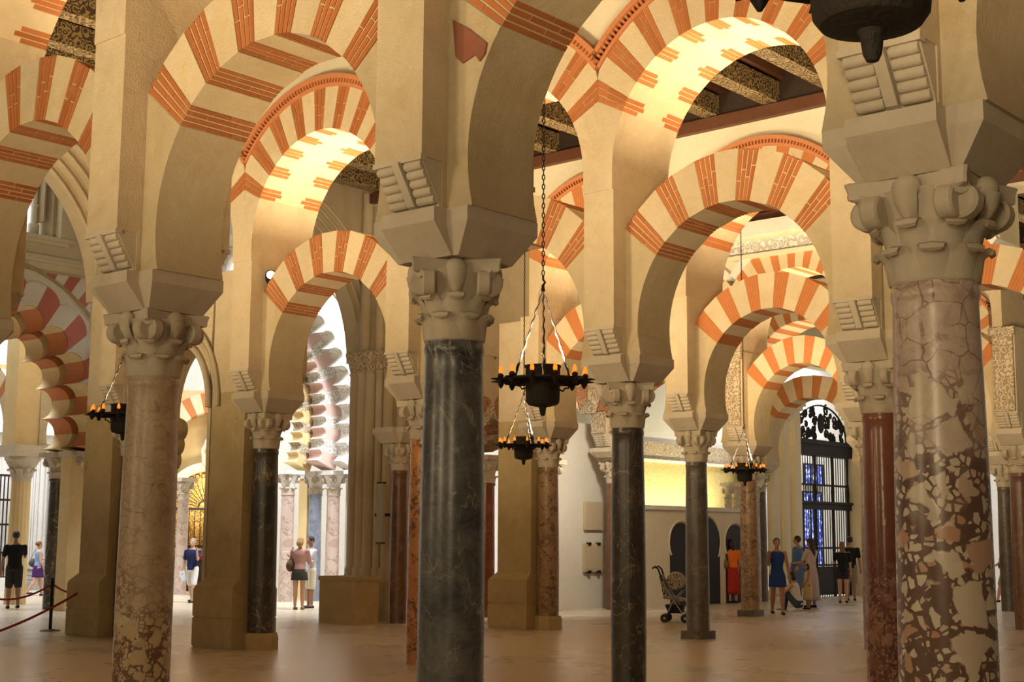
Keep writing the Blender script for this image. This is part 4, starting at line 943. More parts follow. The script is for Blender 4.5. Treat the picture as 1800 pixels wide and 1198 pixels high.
def hanging_lamp(px, py, Y, label, rot=0.0, top=8.58, glow=120):
    p = at_depth(px, py, Y); R = root('hanging_lamp', p, rot, label, 'lamp', 'iron hanging lamps')
    b = ob('bowl', bowl_me, R); ob('finial', tipm, b)
    rgo = ob('ring', ring_me, R)
    for k in range(12):
        mx = RZ(2*math.pi*k/12 + .26)
        ob('arm', arm_me, rgo, mx); ob('scroll_plate', plate_me, rgo, RZ(2*math.pi*(k+.5)/12 + .26))
        c = ob('candle_cup', cup_me, R, mx @ T(.385, 0, .008)); ob('bulb', bulb_me, c)
    for k in range(4): ob('bracket', brk_me, R, RZ(math.pi/2*k+.4))
    for k in range(3): ob('hanging_rod', rod_me['steel' if k != 1 else 'iron'], R, RZ(2*math.pi*k/3+.5))
    for k in range(3): ob('twisted_wire', rod_me['iron'], R, RZ(2*math.pi*k/3+.56))
    ob('hook', hook_me, R)
    n = int((top-p.z-.95)/.044)
    for k in range(min(n, 140)): ob('chain_link', link_me, R, T(0, 0, .97+.044*k) @ RZ((k % 2)*math.pi/2))
    lo = light('AREA', 'lamp_glow', p + Vector((0, 0, .15)), glow, (1, .72, .40), .27, p + Vector((0, 0, 5)), 165); lo.data.shape = 'DISK'
    return R
hanging_lamp(955, 668, 12.3, 'large dark hanging lamp with candle bulbs right of the centre column')
hanging_lamp(923, 782, 22.4, 'dark hanging lamp just below and behind the large centre lamp', .4)
hanging_lamp(1312, 820, 27.6, 'small hanging lamp with candle bulbs in front of the mottled brown column', .2)
hanging_lamp(219, 739, 17.4, 'hanging lamp half hidden behind the cream breccia column', .9)
hanging_lamp(1518, -106, 3.42, 'black lamp bowl with finial hanging close at the top right', -.15, glow=150)
for q, (i_, j_, lab) in enumerate(((.45, -.55, 'hanging lamp beyond the left edge of the near nave'), (2.5, .5, 'hanging lamp beyond the right edge, behind the large breccia column'))):
    c_ = grid(i_, j_); x_, y_ = project((c_.x, c_.y, 3.08)); hanging_lamp(x_, y_, c_.y, lab, .3, glow=(190, 130)[q])  # unseen lamps continuing the row, added to light the soffits from below
# small spotlight on the pier left of centre
p = at_depth(474, 492, 20.2)
R = root('spotlight', p, .25, 'small round spotlight fixed to the pier left of centre', 'spotlight')
ob('housing', MB().lathe([(.05, -.12), (.075, -.10), (.08, .06), (.085, .07)], 14, RX(1.35)).mesh('housing', M['iron'], 40), R)
ob('lens', MB().lathe([(.075, .062), (.06, .075), (.0, .085)], 14, RX(1.35), cap=False).mesh('lens', M['lampglass'], 40), R)
ob('bracket', MB().box(-.02, .02, 0, .30, -.02, .02).mesh('bracket', M['iron']), R)
# ------------------------------------------------------------------ rope barrier
g = ground(95, 1119)
R = root('barrier_post', g, 0, 'black barrier post holding red ropes at lower left', 'post')
ob('foot', MB().lathe([(.17, 0), (.17, .012), (.05, .03), (.0, .03)], 24, cap=False).mesh('foot', M['iron'], 40), R)
ob('pole', MB().lathe([(.028, .02), (.028, .80), (.034, .80), (.034, .84), (.02, .85)], 14).mesh('pole', M['iron'], 40), R)
ob('knob', MB().ball((0, 0, .865), .026, 10, 8).mesh('knob', M['iron'], 60), R)
M['rope'] = plain('red_rope', (.33, .018, .022), .8, bs=.6, bscale=90, var=.3)
def rope(a, b, sag, label, r=.018):
    pts = []
    for k in range(25):
        t = k/24; q = a.lerp(b, t); q.z -= sag*4*t*(1-t); pts.append(q)
    o = ob('barrier_rope', MB().tube(pts, r, 8).mesh('barrier_rope', M['rope'], 60)); tag(o, label, 'rope')
rope(g + Vector((-.04, 0, .76)), at_depth(-60, 1040, 25.5), .25, 'red rope sagging left from the barrier post')
rope(g + Vector((.04, 0, .76)), at_depth(150, 1050, 25.6), .06, 'short red rope running right from the barrier post')
rope(at_depth(-90, 1150, 21.0), at_depth(141, 1053, 23.0), .10, 'long red rope crossing in front of the barrier post', .02)
# ------------------------------------------------------------------ pushchair
M['pattern'] = carved_mat('black_white_print_cloth', (.62, .56, .46), (.02, .02, .02), 24, .8, bs=.1)
M['rubber'] = plain('black_rubber', (.02, .02, .02), .7)
M['alu'] = plain('grey_aluminium', (.30, .29, .27), .4, metal=.8)
g = ground(1194, 1089)
R = root('pushchair', g, math.radians(-14), 'black and white patterned pushchair beside the grey-brown column', 'pushchair')
for s in (-1, 1):
    y = s*.22
    ob('handle_bar', MB().tube([(-.42, y, 1.04), (-.36, y, 1.08), (-.30, y, 1.03), (-.22, y, .80)], .018, 8).mesh('handle_bar', M['rubber'], 50), R)
    ob('frame_tube', MB().tube([(-.22, y, .80), (.0, y, .42), (.22, y, .10)], .014, 8).mesh('frame_tube', M['alu'], 50), R)
    ob('frame_tube', MB().tube([(-.18, y, .08), (-.02, y, .40), (.16, y, .62)], .014, 8).mesh('frame_tube', M['alu'], 50), R)
    for x in (-.18, .22):
        for d in (-.035, .035):
            w = ob('wheel', MB().lathe([(.045, -.012), (.075, -.014), (.085, 0), (.075, .014), (.045, .012)], 18, T(x, y+d, .086) @ RX(math.pi/2)).mesh('wheel', M['rubber'], 40), R)
            ob('hub', MB().lathe([(.0, -.018), (.028, -.016), (.028, .016), (.0, .018)], 10, T(x, y+d, .086) @ RX(math.pi/2), cap=False).mesh('hub', M['alu'], 40), w)
ob('seat', MB().prism([(-.20, .46), (.20, .40), (.22, .45), (-.10, .53), (-.24, .92), (-.29, .90)], -.20, .20).mesh('seat', M['pattern']), R)
ob('hood', MB().lathe([(.16, -.20), (.18, -.1), (.18, .1), (.16, .20)], 20, T(.02, 0, .80) @ RX(math.pi/2)).mesh('hood', M['pattern'], 50), R)
ob('basket', MB().frustum((-.12, .14, -.17, .17), (-.18, .18, -.19, .19), .18, .34).mesh('basket', plain('black_fabric', (.015, .015, .015), .9)), R)
ob('axle', MB().tube([(-.18, -.22, .10), (-.18, .22, .10)], .010, 6).tube([(.22, -.22, .10), (.22, .22, .10)], .010, 6).mesh('axle', M['alu'], 50), R)
# ------------------------------------------------------------------ far left hall: fluted column, striped arch, marble front
def fluted(p, r, h, mk, label, lab2='column'):
    R = root('fluted_column', p, ROT, label, lab2); mb = MB(); seg = 64; prof = [(0, 1.05), (.3, 1.02), (h, .92)]; vs = []; fs = []
    for z, s in prof:
        for k in range(seg):
            a = 2*math.pi*k/seg; rr = r*s*(1-.06*(.5+.5*math.cos(a*16))); vs.append((rr*math.cos(a), rr*math.sin(a), z))
    for i in range(len(prof)-1):
        for k in range(seg): fs.append((i*seg+k, i*seg+(k+1) % seg, (i+1)*seg+(k+1) % seg, (i+1)*seg+k))
    mb.add(vs, fs); ob('shaft', mb.mesh('shaft', M[mk], 50), R)
    c = ob('capital', MB().lathe([(r*.92, h), (r, h+.25), (r*1.5, h+.45), (r*1.6, h+.5), (r*1.7, h+.52), (r*1.7, h+.6)], 18).mesh('capital', M['capstone'], 40), R)
    for q in range(8): ob('leaf', leaf2, c, T(0, 0, h-.05) @ RZ(q*math.pi/4) @ Matrix.Diagonal((r/.2, r/.2, 1.2, 1)))
    return R
g1 = ground(32, 1073); g2 = g1 + N*SP
fluted(g1, .24, 2.85, 'ochre', 'beige fluted column behind the man in black')
lower_arch(g1 + Vector((0, 0, 0)), g2, 'striped horseshoe arch over the beige fluted column at far left', name='horseshoe_arch')
lower_arch(g1 - U*SP, g1, 'striped horseshoe arch behind the leftmost lobed arch', name='horseshoe_arch')
R = root('arch_block', g1, ROT, 'plain masonry block above the beige fluted column', 'masonry'); ob('block', MB().box(-.4, .4, -.4, .4, 3.45, 3.72).mesh('block', M['capstone']), R); ob('pillar', MB().box(-.28, .28, -.4, .4, 3.72, 7.4).mesh('pillar', M['ochre']), R)
FW = fr(-8.6, 2.2).translation
for k, px in enumerate((-6, 53, 66, 81, 92)):
    p = on_plane(px, 1000, FW + U*.18, U); R = root('marble_pilaster', Vector((p.x, p.y, 0)), RT, 'white marble pilaster, number %s from the left, behind the strolling woman' % ('one', 'two', 'three', 'four', 'five')[k], 'pilaster')
    w = .20 if k % 2 else .28
    ob('shaft', MB().box(-w, w, -.15, .15, .7, 3.9).mesh('shaft', M['marblewhite']), R); ob('pedestal', MB().box(-w-.08, w+.08, -.22, .2, 0, .62).box(-w-.12, w+.12, -.26, .2, .62, .72).mesh('pedestal', M['marblewhite']), R)
    ob('cap', MB().box(-w-.06, w+.06, -.2, .2, 3.9, 4.15).box(-w-.12, w+.12, -.26, .2, 4.15, 4.3).mesh('cap', M['marblewhite']), R)
    for q in (-1, 0, 1): ob('flute_rib', MB().box(q*w*.6-.02, q*w*.6+.02, -.18, -.15, .8, 3.85).mesh('flute_rib', M['marblewhite']), R)
R = root('choir_cornice', on_plane(40, 800, FW + U*.18, U), RT, 'white marble cornice over the pilasters at far left', 'cornice'); R.location.z = 0
ob('lower_band', MB().box(-6, 6, -.3, .2, 4.3, 4.55).mesh('lower_band', M['marblewhite']), R); ob('upper_band', MB().box(-6, 6, -.5, .2, 4.55, 4.85).mesh('upper_band', M['marblewhite']), R)
p = on_plane(8, 1045, FW + U*.9, U); R = root('iron_grille', Vector((p.x, p.y, 0)), RT, 'dark iron grille at the left edge of the picture', 'grille')
gb = MB().box(-.015, .015, -.015, .015, .4, 3.3).mesh('bar', M['iron'])
for k in range(12): ob('bar', gb, R, T(-.8+.12*k, 0, 0))
for z in (.4, 1.1, 1.9, 2.6, 3.3): ob('rail', MB().box(-.85, .6, -.025, .025, z-.03, z+.03).mesh('rail', M['iron']), R)
ob('plinth', MB().box(-.95, .7, -.12, .12, 0, .4).mesh('plinth', M['marblewhite']), R)
# window tracery above the painted arch
R = root('lit_window', label='brightly lit window with pale columns at upper left', cat='window'); R.matrix_world = fr(IF, 1.03)
M['daypane'] = plain('daylit_pane', (.95, .93, .85), .5, emit=(1, .97, .86), es=1.5)
ob('pane', MB().box(.6, 2.62, .62, .66, 7.95, 10.6).mesh('pane', M['daypane']), R)
for x in (.9, 1.45, 1.95, 2.35): ob('colonnette', MB().lathe([(.13, 7.95), (.13, 8.35), (.08, 8.4), (.08, 8.75), (.11, 8.79), (.07, 8.83), (.07, 10.6)], 12).mesh('colonnette', M['marblewhite'], 40), R, T(x, .40, 0))
ob('frame', MB().box(2.54, 2.62, -.08, .6, 8.0, 10.6).box(2.42, 2.46, .1, .5, 8.4, 10.6).mesh('frame', M['gothic']), R); ob('sill', MB().box(.5, 2.9, -.42, .6, 7.88, 7.97).box(.5, 2.8, -.36, .3, 7.80, 7.88).mesh('sill', M['plaster']), R)
# ------------------------------------------------------------------ gilded altar beyond the doorway
ga = ground(363, 1046); ar = math.atan2(-ga.x, ga.y)
AM = T(*ga) @ RZ(ar)
M['gold'] = carved_mat('gilded_relief', (.75, .50, .13), (.26, .13, .03), 7, .4, .4, bs=.8)
al = root('gilded_altar', label='gilded altarpiece behind the fan-topped iron grille', cat='altar'); al.matrix_world = AM
ob('retable', MB().prism([(-.95, .9), (.95, .9), (.95, 2.6)] + [(.95*math.cos(a), 2.6+.95*math.sin(a)) for a in [math.pi*k/16 for k in range(1, 16)]] + [(-.95, 2.6)], .55, .7).mesh('retable', M['gold']), al)
for k, x in enumerate((-.55, 0, .55)):
    ob('statue', MB().lathe([(.06, 1.2), (.12, 1.3), (.14, 1.7), (.10, 1.95), (.05, 2.0), (.07, 2.08), (.05, 2.18), (.0, 2.2)], 12, cap=False).mesh('statue', M['gold'], 50), al, T(x, .42, .05*(k == 1)))
ob('altar_table', MB().box(-.85, .85, .2, .6, .0, .92).mesh('altar_table', plain('dark_wood_altar', (.05, .02, .012), .5)), al)
ob('altar_cloth', MB().box(-.88, .88, .15, .62, .92, 1.02).mesh('altar_cloth', plain('red_cloth', (.30, .03, .02), .8)), al)
ob('surround', MB().strip([(.98*math.cos(a), 2.55+.98*math.sin(a)) for a in [math.pi*k/20 for k in range(21)]], [(1.25*math.cos(a), 2.55+1.25*math.sin(a)) for a in [math.pi*k/20 for k in range(21)]], .3, .75).mesh('surround', M['plaster']), al)
gr = root('fan_grille', label='black iron grille with fan-shaped top behind the man in navy', cat='grille'); gr.matrix_world = AM
bm_ = MB().box(-.012, .012, -.012, .012, .35, 2.40).mesh('bar', M['iron'])
for k in range(13): ob('bar', bm_, gr, T(-.96+.16*k, 0, 0))
for z in (.35, 1.30, 2.40): ob('rail', MB().box(-1.0, 1.0, -.03, .03, z-.03, z+.04).mesh('rail', M['iron']), gr)
ob('inner_arc', MB().tube([(.22*math.cos(a), 0, 2.44+.22*math.sin(a)) for a in [math.pi*k/12 for k in range(13)]], .02, 5).mesh('inner_arc', M['iron']), gr)
for k in range(1, 16):
    a = math.pi*k/16; ob('fan_rib', MB().tube([(.22*math.cos(a), 0, 2.44+.22*math.sin(a)), (.92*math.cos(a), 0, 2.44+.92*math.sin(a))], .012, 5).mesh('fan_rib', M['iron']), gr)
    b = math.pi*(k+.5)/16; ob('fan_scallop', MB().tube([(.96*math.cos(b)+.075*math.cos(q), 0, 2.44+.96*math.sin(b)+.075*math.sin(q)) for q in [2*math.pi*t/10 for t in range(10)]], .012, 4, closed=True).mesh('fan_scallop', M['iron']), gr)
R = root('oval_cartouche', label='oval stone cartouche above the gilded altar', cat='cartouche'); R.matrix_world = AM @ T(.22, .1, 4.05)
ob('oval', MB().ball((0, 0, 0), (.30, .06, .42), 20, 12).mesh('oval', M['ochre'], 60), R); ob('wreath', MB().tube([(.36*math.cos(a)*(1+.05*math.sin(9*a)), 0, .50*math.sin(a)*(1+.05*math.sin(9*a))) for a in [2*math.pi*k/48 for k in range(48)]], .07, 8, closed=True).mesh('wreath', M['capstone'], 60), R)
al_l = AM @ Vector((-SP/2+.15, .35, 0)); al_r = AM @ Vector((SP/2+.15, .35, 0))
lower_arch(Vector(al_l), Vector(al_r), 'striped arch above the oval cartouche beyond the small doorway')
wb = ob('wall_altar', MB().box(-3, -1.25, .5, .8, 0, 6).box(1.25, 3, .5, .8, 0, 6).box(-3, 3, .76, .9, 0, 6.0).mesh('wall_altar', M['ochre']), mx=AM, kind='structure')
small_col(ground(322, 1052), 'pinkmarble', 'veined marble column left of the fan-topped grille', .16, 'capstone', 3.2)
light('AREA', 'altar_lamp', AM @ Vector((0, -.1, 3.3)), 25, (1, .75, .35), .5, AM @ Vector((0, .6, 1.6)))
light('AREA', 'altar_wall_lamp', AM @ Vector((0, -1.6, 2.6)), 60, (1, .85, .6), .6, AM @ Vector((0, .8, 4.8)))

# ------------------------------------------------------------------ people
def limb(mb, p0, r0, p1, r1, seg=10, flat=1.0):
    p0, p1 = Vector(p0), Vector(p1); n = 6; d = p1-p0; L = d.length or 1e-6; t = d/L
    pts, rr = [], []
    for k in range(4): a = math.pi/2*(1-k/3.0); pts.append(p0 - t*r0*math.sin(a)*.98); rr.append(max(r0*math.cos(a), r0*.08))
    for k in range(1, n): pts.append(p0 + d*(k/n)); rr.append(r0+(r1-r0)*k/n)
    for k in range(4): a = math.pi/2*k/3.0; pts.append(p1 + t*r1*math.sin(a)*.98); rr.append(max(r1*math.cos(a), r1*.08))
    mb.tube(pts, rr, seg)
def loft(mb, rings, seg=20):   # rings: (cx, cy, z, rx, ry)
    vs, fs = [], []; n = len(rings)
    for cx, cy, z, rx, ry in rings:
        for k in range(seg): a = 2*math.pi*k/seg; vs.append((cx+rx*math.cos(a), cy+ry*math.sin(a), z))
    for i in range(n-1):
        for k in range(seg): fs.append((i*seg+k, i*seg+(k+1) % seg, (i+1)*seg+(k+1) % seg, (i+1)*seg+k))
    fs += [tuple(range(seg-1, -1, -1)), tuple(range((n-1)*seg, n*seg))]
    mb.add(vs, fs)
def fused(name, mb, m, parent, vox):
    o = ob(name, mb.mesh(name, m), parent)
    r = o.modifiers.new('fuse', 'REMESH'); r.mode = 'VOXEL'; r.voxel_size = vox; r.use_smooth_shade = True
    s = o.modifiers.new('soften', 'SMOOTH'); s.factor = .5; s.iterations = 4
    return o
CLOTH = {}
def cloth(c, rough=.85):
    k = tuple(round(x, 3) for x in c)
    if k not in CLOTH: CLOTH[k] = plain('cloth_%d' % len(CLOTH), c, rough, bs=.25, bscale=25, var=.12, spec=.2)
    return CLOTH[k]
SKIN = plain('skin', (.52, .30, .20), .55, var=.08, bs=.05, bscale=20); SKIN2 = plain('tanned_skin', (.36, .19, .12), .55, var=.08, bs=.05, bscale=20)
def person(loc, heading, H, label, top, bottom, hair=(.03, .018, .012), skin=None, lleg=(0, 0), rleg=(0, 0), larm=(5, 8, 15), rarm=(5, 8, 15),
           sleeve='short', bottoms='shorts', shoes=(.02, .02, .02), hairstyle='short', bow=0, headdown=0, extra=None, blen=None, female=False, sit=False, rz=None):
    sk = skin or SKIN
    R = root('person', loc, heading, label, 'person')          # figure faces local +y
    w = .92 if female else 1.0
    def rot(v, ax, deg): return Matrix.Rotation(math.radians(deg), 3, ax) @ Vector(v)
    hipz = .52*H
    J = {}
    for s, nm, (hp, kb) in ((-1, 'l', lleg), (1, 'r', rleg)):
        hip = Vector((s*.052*H, 0, hipz)); d1 = rot((0, 0, -1), 'X', hp); knee = hip + d1*.245*H; d2 = rot((0, 0, -1), 'X', hp-kb); ank = knee + d2*.235*H
        J[nm] = (hip, knee, ank)
    drop = min(J['l'][2].z, J['r'][2].z) - .045*H
    if sit: drop = hipz - .085*H
    off = Vector((0, 0, -drop))
    for nm in 'lr': J[nm] = tuple(p + off for p in J[nm])
    pel = Vector((0, 0, hipz)) + off
    def B(x, y, z):   # torso point, bowed about the pelvis
        v = Vector((x, y, z - hipz)); v = rot(v, 'X', -bow); return pel + v
    sh = {}
    for s, nm, (sp, ab, eb) in ((-1, 'l', larm), (1, 'r', rarm)):
        a = B(s*.112*H*w, 0, .80*H); d = rot((0, 0, -1), 'X', sp); d = rot(d, 'Y', -s*ab); el = a + d*.175*H
        f = rot((0, 0, -1), 'X', sp+eb); f = rot(f, 'Y', -s*ab*.6 + s*eb*.18); wr = el + f*.145*H
        sh[nm] = (a, el, wr, f)
    mb = MB()
    for nm in 'lr':
        hp, kn, an = J[nm]
        limb(mb, hp, .054*H, kn, .034*H); limb(mb, kn, .034*H, kn.lerp(an, .35), .035*H); limb(mb, kn.lerp(an, .35), .034*H, an, .020*H)
        limb(mb, an + Vector((0, -.015*H, -.022*H)), .022*H, an + Vector((0, .085*H, -.030*H)), .015*H)
        a, el, wr, f = sh[nm]
        limb(mb, a, .031*H, el, .023*H); limb(mb, el, .023*H, wr, .016*H)
        side = Vector((1, 0, 0)) - f*f.x; side.normalize(); nn = f.cross(side)
        limb(mb, wr, .014*H, wr + f*.045*H, .018*H)
        for q, ln in ((-1.5, .040), (-.5, .048), (.5, .045), (1.5, .034)):
            b0 = wr + f*.045*H + side*q*.0085*H; mid = b0 + f*ln*.55*H; limb(mb, b0, .0058*H, mid, .0052*H, 6); limb(mb, mid, .0052*H, mid + (f*.8+nn*.45)*ln*.45*H, .0045*H, 6)
        tb = wr + f*.018*H - side*.014*H*(1 if nm == 'l' else -1); limb(mb, tb, .0065*H, tb + (f*.7 - side*.6*(1 if nm == 'l' else -1))*.036*H, .005*H, 6)
    rg = [(0, 0, .49, .085, .062), (0, 0, .53, .092, .066), (0, 0, .58, .080*w, .056), (0, .004, .63, .074*w, .052), (0, .006, .70, .090*w, .060), (0, .004, .76, .102*w, .062), (0, 0, .80, .100*w, .052), (0, -.004, .825, .065, .042), (0, -.004, .845, .032, .032)]
    k0 = len(mb.v); loft(mb, [(x*H, y*H, z*H, rx*H, ry*H) for x, y, z, rx, ry in rg])
    for q in range(k0, len(mb.v)): mb.v[q] = tuple(B(*mb.v[q]))
    nk = B(0, -.004*H, .835*H); limb(mb, nk, .030*H, B(0, .006*H, .88*H), .027*H)
    hc = B(0, .012*H, .93*H); HR = Matrix.Rotation(math.radians(-bow-headdown), 3, 'X')
    def HP(x, y, z): return hc + HR @ Vector((x*H, y*H, z*H))
    k0 = len(mb.v); mb.ball((0, 0, .008), (.043, .052, .055), 16, 12); mb.ball((0, .018, -.030), (.032, .034, .034), 12, 8); mb.ball((0, .057, -.012), (.009, .014, .012), 8, 6)
    for s in (-1, 1): mb.ball((s*.044, -.004, -.006), (.006, .012, .017), 8, 6); mb.ball((s*.017, .047, .002), (.008, .006, .005), 8, 6)
    mb.ball((0, .050, -.034), (.013, .006, .004), 8, 6)
    for q in range(k0, len(mb.v)): mb.v[q] = tuple(HP(*mb.v[q]))
    fused('body', mb, sk, R, .0105)
    # hair
    mb = MB(); mb.ball((0, -.008, .016), (.048, .055, .055), 16, 12)
    if hairstyle == 'long': mb.ball((0, -.035, -.045), (.046, .030, .075), 12, 10); mb.ball((0, -.040, -.11), (.038, .022, .06), 12, 8)
    elif hairstyle == 'verylong': mb.ball((0, -.035, -.045), (.050, .032, .075), 12, 10); mb.ball((0, -.050, -.15), (.052, .030, .12), 12, 8)
    elif hairstyle == 'bob': mb.ball((0, -.022, -.025), (.052, .044, .058), 14, 10)
    elif hairstyle == 'bun': mb.ball((0, -.060, .022), (.024, .024, .024), 10, 8)
    mb.v = [tuple(HP(x, y if y < .03 else y*.55+.006, z + (.010 if y > .02 else 0))) for x, y, z in mb.v]
    fused('hair', mb, plain('hair', hair, .6, bs=.5, bscale=60, var=.3), R, .009)
    # top
    mb = MB(); hem = {'dress': .36, 'longdress': .08, 'long': .46}.get(bottoms, .515 if not female else .50)
    e = .011
    rr = [(0, 0, .50, .096, .072), (0, 0, .53, .098, .073), (0, 0, .58, .090*w, .066), (0, .004, .63, .086*w, .062), (0, .006, .70, .100*w, .070), (0, .004, .76, .110*w, .070), (0, 0, .80, .106*w, .058), (0, -.004, .822, .068, .045)]
    k0 = len(mb.v); loft(mb, [(x*H, y*H, z*H, rx*H, ry*H) for x, y, z, rx, ry in rr])
    for q in range(k0, len(mb.v)): mb.v[q] = tuple(B(*mb.v[q]))
    for nm in 'lr':
        a, el, wr, f = sh[nm]
        if sleeve == 'short': limb(mb, a - Vector((0, 0, .008*H)), .037*H, a.lerp(el, .70), .033*H)
        elif sleeve == 'long': limb(mb, a, .040*H, el, .033*H); limb(mb, el, .033*H, el.lerp(wr, .85), .026*H)
    tp = fused('top' if bottoms not in ('dress', 'longdress') else 'dress', mb, cloth(top), R, .012)
    # bottoms
    if bottoms in ('dress', 'longdress', 'skirt', 'kurta'):
        zl = {'dress': .33, 'longdress': .07, 'skirt': .34, 'kurta': .30}[bottoms] if blen is None else blen
        fl = {'dress': 1.12, 'longdress': 1.25, 'skirt': 1.15, 'kurta': 1.05}[bottoms]
        mb = MB(); n = 26; rings = []
        for k in range(8):
            t = k/7; z = .555 + (zl-.555)*t
            rings.append((0, .01*t, z, (.092+.012*min(1, t*3))*(1+(fl-1)*t), (.072+.014*min(1, t*3))*(1+(fl-1)*t*1.3)))
        vs, fs = [], []; seg = 40
        for ci, (cx, cy, z, rx, ry) in enumerate(rings):
            for k in range(seg):
                a = 2*math.pi*k/seg; f_ = 1+.045*(ci/7)*math.sin(a*7+1.3); vs.append(tuple(Vector((cx*H+rx*H*f_*math.cos(a), cy*H+ry*H*f_*math.sin(a), z*H)) + off))
        for i in range(7):
            for k in range(seg): fs.append((i*seg+k, i*seg+(k+1) % seg, (i+1)*seg+(k+1) % seg, (i+1)*seg+k))
        fs.append(tuple(range(seg))); mb.add(vs, fs)
        o = ob('skirt', mb.mesh('skirt', cloth(bottom), 60), R); sd = o.modifiers.new('thick', 'SOLIDIFY'); sd.thickness = .006
    else:
        mb = MB(); loft(mb, [(0, pel.y, pel.z-.045*H, .070*H, .055*H), (0, pel.y, pel.z-.02*H, .092*H, .068*H), (0, pel.y, pel.z+.02*H, .096*H, .071*H), (0, pel.y, pel.z+.055*H, .086*H, .063*H)])
        f = {'shorts': .92, 'mini': .45, 'trousers': 2.0}[bottoms]
        for nm in 'lr':
            hp, kn, an = J[nm]
            if f <= 1: limb(mb, hp, .060*H, hp.lerp(kn, f), .052*H)
            else: limb(mb, hp, .060*H, kn, .044*H); limb(mb, kn, .044*H, kn.lerp(an, .92), .034*H)
        fused('bottoms', mb, cloth(bottom), R, .012)
    for nm in 'lr':
        hp, kn, an = J[nm]; mb = MB()
        limb(mb, an + Vector((0, -.018*H, -.026*H)), .023*H, an + Vector((0, .092*H, -.033*H)), .018*H)
        mb.v = [(x, y, max(z, an.z-.046*H)) for x, y, z in mb.v]
        ob('shoe', mb.mesh('shoe', cloth(shoes, .5), 50), R)
    if extra: extra(R, H, sh, B)
    return R
def hd(p, away=0.0):   # heading angle with 0 = looking away from the camera, pi = towards it
    return math.atan2(-p.x, p.y) + away
def shoulder_bag(c):
    def f(R, H, sh, B):
        a = B(-.13*H, -.02*H, .60*H); s = B(-.10*H, 0, .83*H)
        b = ob('bag', MB().ball(tuple(a), (.055*H, .11*H, .085*H), 14, 10).mesh('bag', cloth(c, .6), 60), R)
        ob('strap', MB().tube([a + Vector((0, .08*H, .05*H)), s + Vector((0, .03*H, .02*H)), s + Vector((0, -.03*H, .02*H)), a + Vector((0, -.08*H, .05*H))], .008, 6).mesh('strap', cloth(c, .6), 60), b)
    return f
g = ground(28, 1081); person(g, hd(g, .15), 1.70, 'man in black T-shirt and dark shorts seen from behind at far left', (.012, .012, .016), (.035, .032, .028), skin=SKIN2, rarm=(35, 12, 70), larm=(-5, 12, 10), lleg=(6, 4), rleg=(-6, 10), shoes=(.03, .025, .02))
g = ground(70, 1058); person(g, hd(g, -1.25), 1.46, 'woman in blue tank top and purple skirt walking right at far left', (.22, .34, .62), (.07, .02, .12), hair=(.16, .06, .03), sleeve='none', bottoms='skirt', hairstyle='bun', female=True, lleg=(16, 6), rleg=(-14, 20), larm=(40, 10, 60), rarm=(0, 8, 40), extra=shoulder_bag((.10, .08, .05)), shoes=(.05, .03, .05))
g = ground(-8, 1062); person(g, hd(g, 1.2), 1.58, 'person in pale shirt cut off by the left edge', (.70, .62, .60), (.30, .27, .22), larm=(40, 8, 70))
g = ground(342, 1066)
def leaflet(R, H, sh, B):
    wr = sh['r'][2]; ob('leaflet', MB().box(-.06, .06, -.005, .005, -.22, .02, T(*(wr + Vector((0, .03, -.02)))) @ RZ(.5) @ RY(.25)).mesh('leaflet', cloth((.62, .72, .82))), R)
person(g, hd(g, math.pi-.5), 1.56, 'grey-haired man in navy T-shirt and white shorts holding a leaflet', (.015, .022, .085), (.68, .66, .66), hair=(.34, .30, .28), lleg=(8, 2), rleg=(-10, 8), rarm=(2, 8, 12), larm=(40, 16, 110), extra=leaflet)
g = ground(531, 1076); person(g, hd(g, -.25), 1.60, 'fair-haired woman in pink blouse and short dark skirt with brown shoulder bag', (.52, .30, .26), (.05, .045, .03), hair=(.42, .26, .10), sleeve='long', bottoms='skirt', blen=.40, hairstyle='bob', female=True, headdown=22, larm=(15, 8, 40), rarm=(25, 8, 70), extra=shoulder_bag((.10, .05, .025)), shoes=(.25, .13, .06))
def map_(R, H, sh, B):
    a, b = sh['l'][2], sh['r'][2]; c = (a+b)/2 + Vector((0, .10, .05)); ob('map', MB().box(-.22, .22, -.15, .15, -.004, .004, T(*c) @ RX(.5)).mesh('map', cloth((.80, .78, .72))), R)
g = ground(551, 1073); person(g, hd(g, 2.0), 1.62, 'dark-haired man in pale shirt and cream shorts reading a map', (.56, .58, .70), (.72, .66, .52), skin=SKIN2, headdown=18, larm=(35, 5, 75), rarm=(35, 5, 75), extra=map_)
g = ground(1374, 1073); person(g, hd(g, math.pi+.2), 1.66, 'woman in short blue dress walking toward the camera', (.020, .055, .20), (.020, .055, .20), skin=SKIN2, sleeve='none', bottoms='dress', blen=.36, hairstyle='bun', female=True, lleg=(10, 4), rleg=(-8, 12), larm=(-5, 14, 15), rarm=(30, 10, 100))
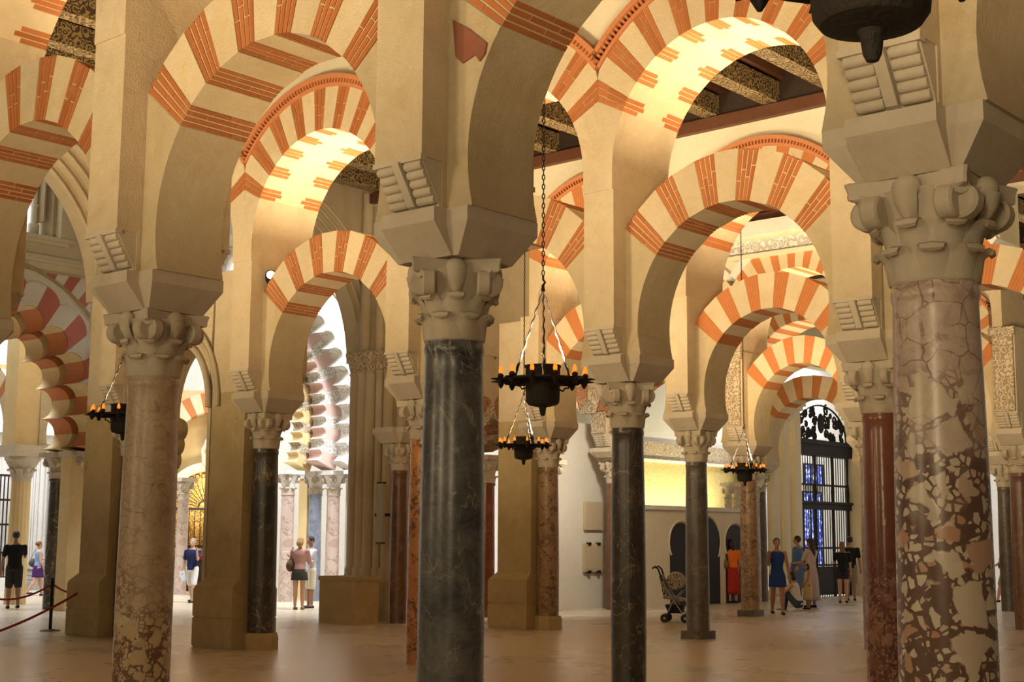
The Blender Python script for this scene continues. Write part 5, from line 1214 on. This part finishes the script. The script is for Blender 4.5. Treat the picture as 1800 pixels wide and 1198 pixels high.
g = ground(1410, 1065); person(g, hd(g, 1.25), 1.62, 'person in white vest sitting on the floor near the iron gate', (.66, .62, .58), (.05, .07, .12), sleeve='none', bottoms='trousers', sit=True, bow=12, lleg=(135, 125), rleg=(128, 120), larm=(45, 10, 30), rarm=(60, 10, 50), female=True, hairstyle='bob')
g = ground(1411, 1054); person(g, hd(g, 1.2), 1.72, 'man in long blue shirt standing near the iron gate', (.08, .14, .27), (.08, .14, .27), skin=SKIN2, sleeve='long', bottoms='kurta', blen=.22, larm=(5, 5, 15), rarm=(10, 5, 20))
g = ground(1434, 1060); person(g, hd(g, .9), 1.66, 'woman in long pale dress with very long dark hair', (.50, .40, .36), (.46, .38, .36), skin=SKIN2, sleeve='short', bottoms='longdress', blen=.10, hairstyle='verylong', female=True, larm=(25, 6, 60), rarm=(20, 6, 60))
g = ground(1427, 1063); person(g, hd(g, 1.9), 1.06, 'small girl in yellow dress beside the woman in pale dress', (.55, .45, .26), (.56, .46, .24), skin=SKIN2, sleeve='none', bottoms='dress', blen=.20, hairstyle='bob', female=True, larm=(15, 8, 20), rarm=(10, 8, 10))
g = ground(1489, 1051); person(g, hd(g, .1), 1.58, 'woman in black top and dark shorts facing the iron gate', (.015, .015, .015), (.03, .03, .05), hair=(.20, .11, .05), bottoms='mini', hairstyle='long', female=True, larm=(30, 10, 60), rarm=(10, 8, 10))
g = ground(1503, 1047); person(g, hd(g, -.1), 1.72, 'man in black shirt and khaki shorts right of the iron gate', (.015, .015, .02), (.30, .24, .15), hair=(.01, .01, .01), skin=SKIN2)
g = ground(1295, 1054); person(g, hd(g, .3), 1.62, 'woman in orange top and red skirt by the low wall', (.80, .18, .02), (.40, .03, .015), bottoms='skirt', blen=.14, hairstyle='long', female=True, larm=(15, 8, 30), rarm=(10, 6, 20), extra=shoulder_bag((.20, .12, .05)))
g = ground(1776, 1046); person(g, hd(g, 1.35), 1.66, 'person in pinkish top and khaki shorts walking at the right edge', (.42, .22, .18), (.30, .24, .12), lleg=(18, 6), rleg=(-18, 16), larm=(20, 8, 40), rarm=(-15, 8, 30), extra=shoulder_bag((.03, .03, .05)))
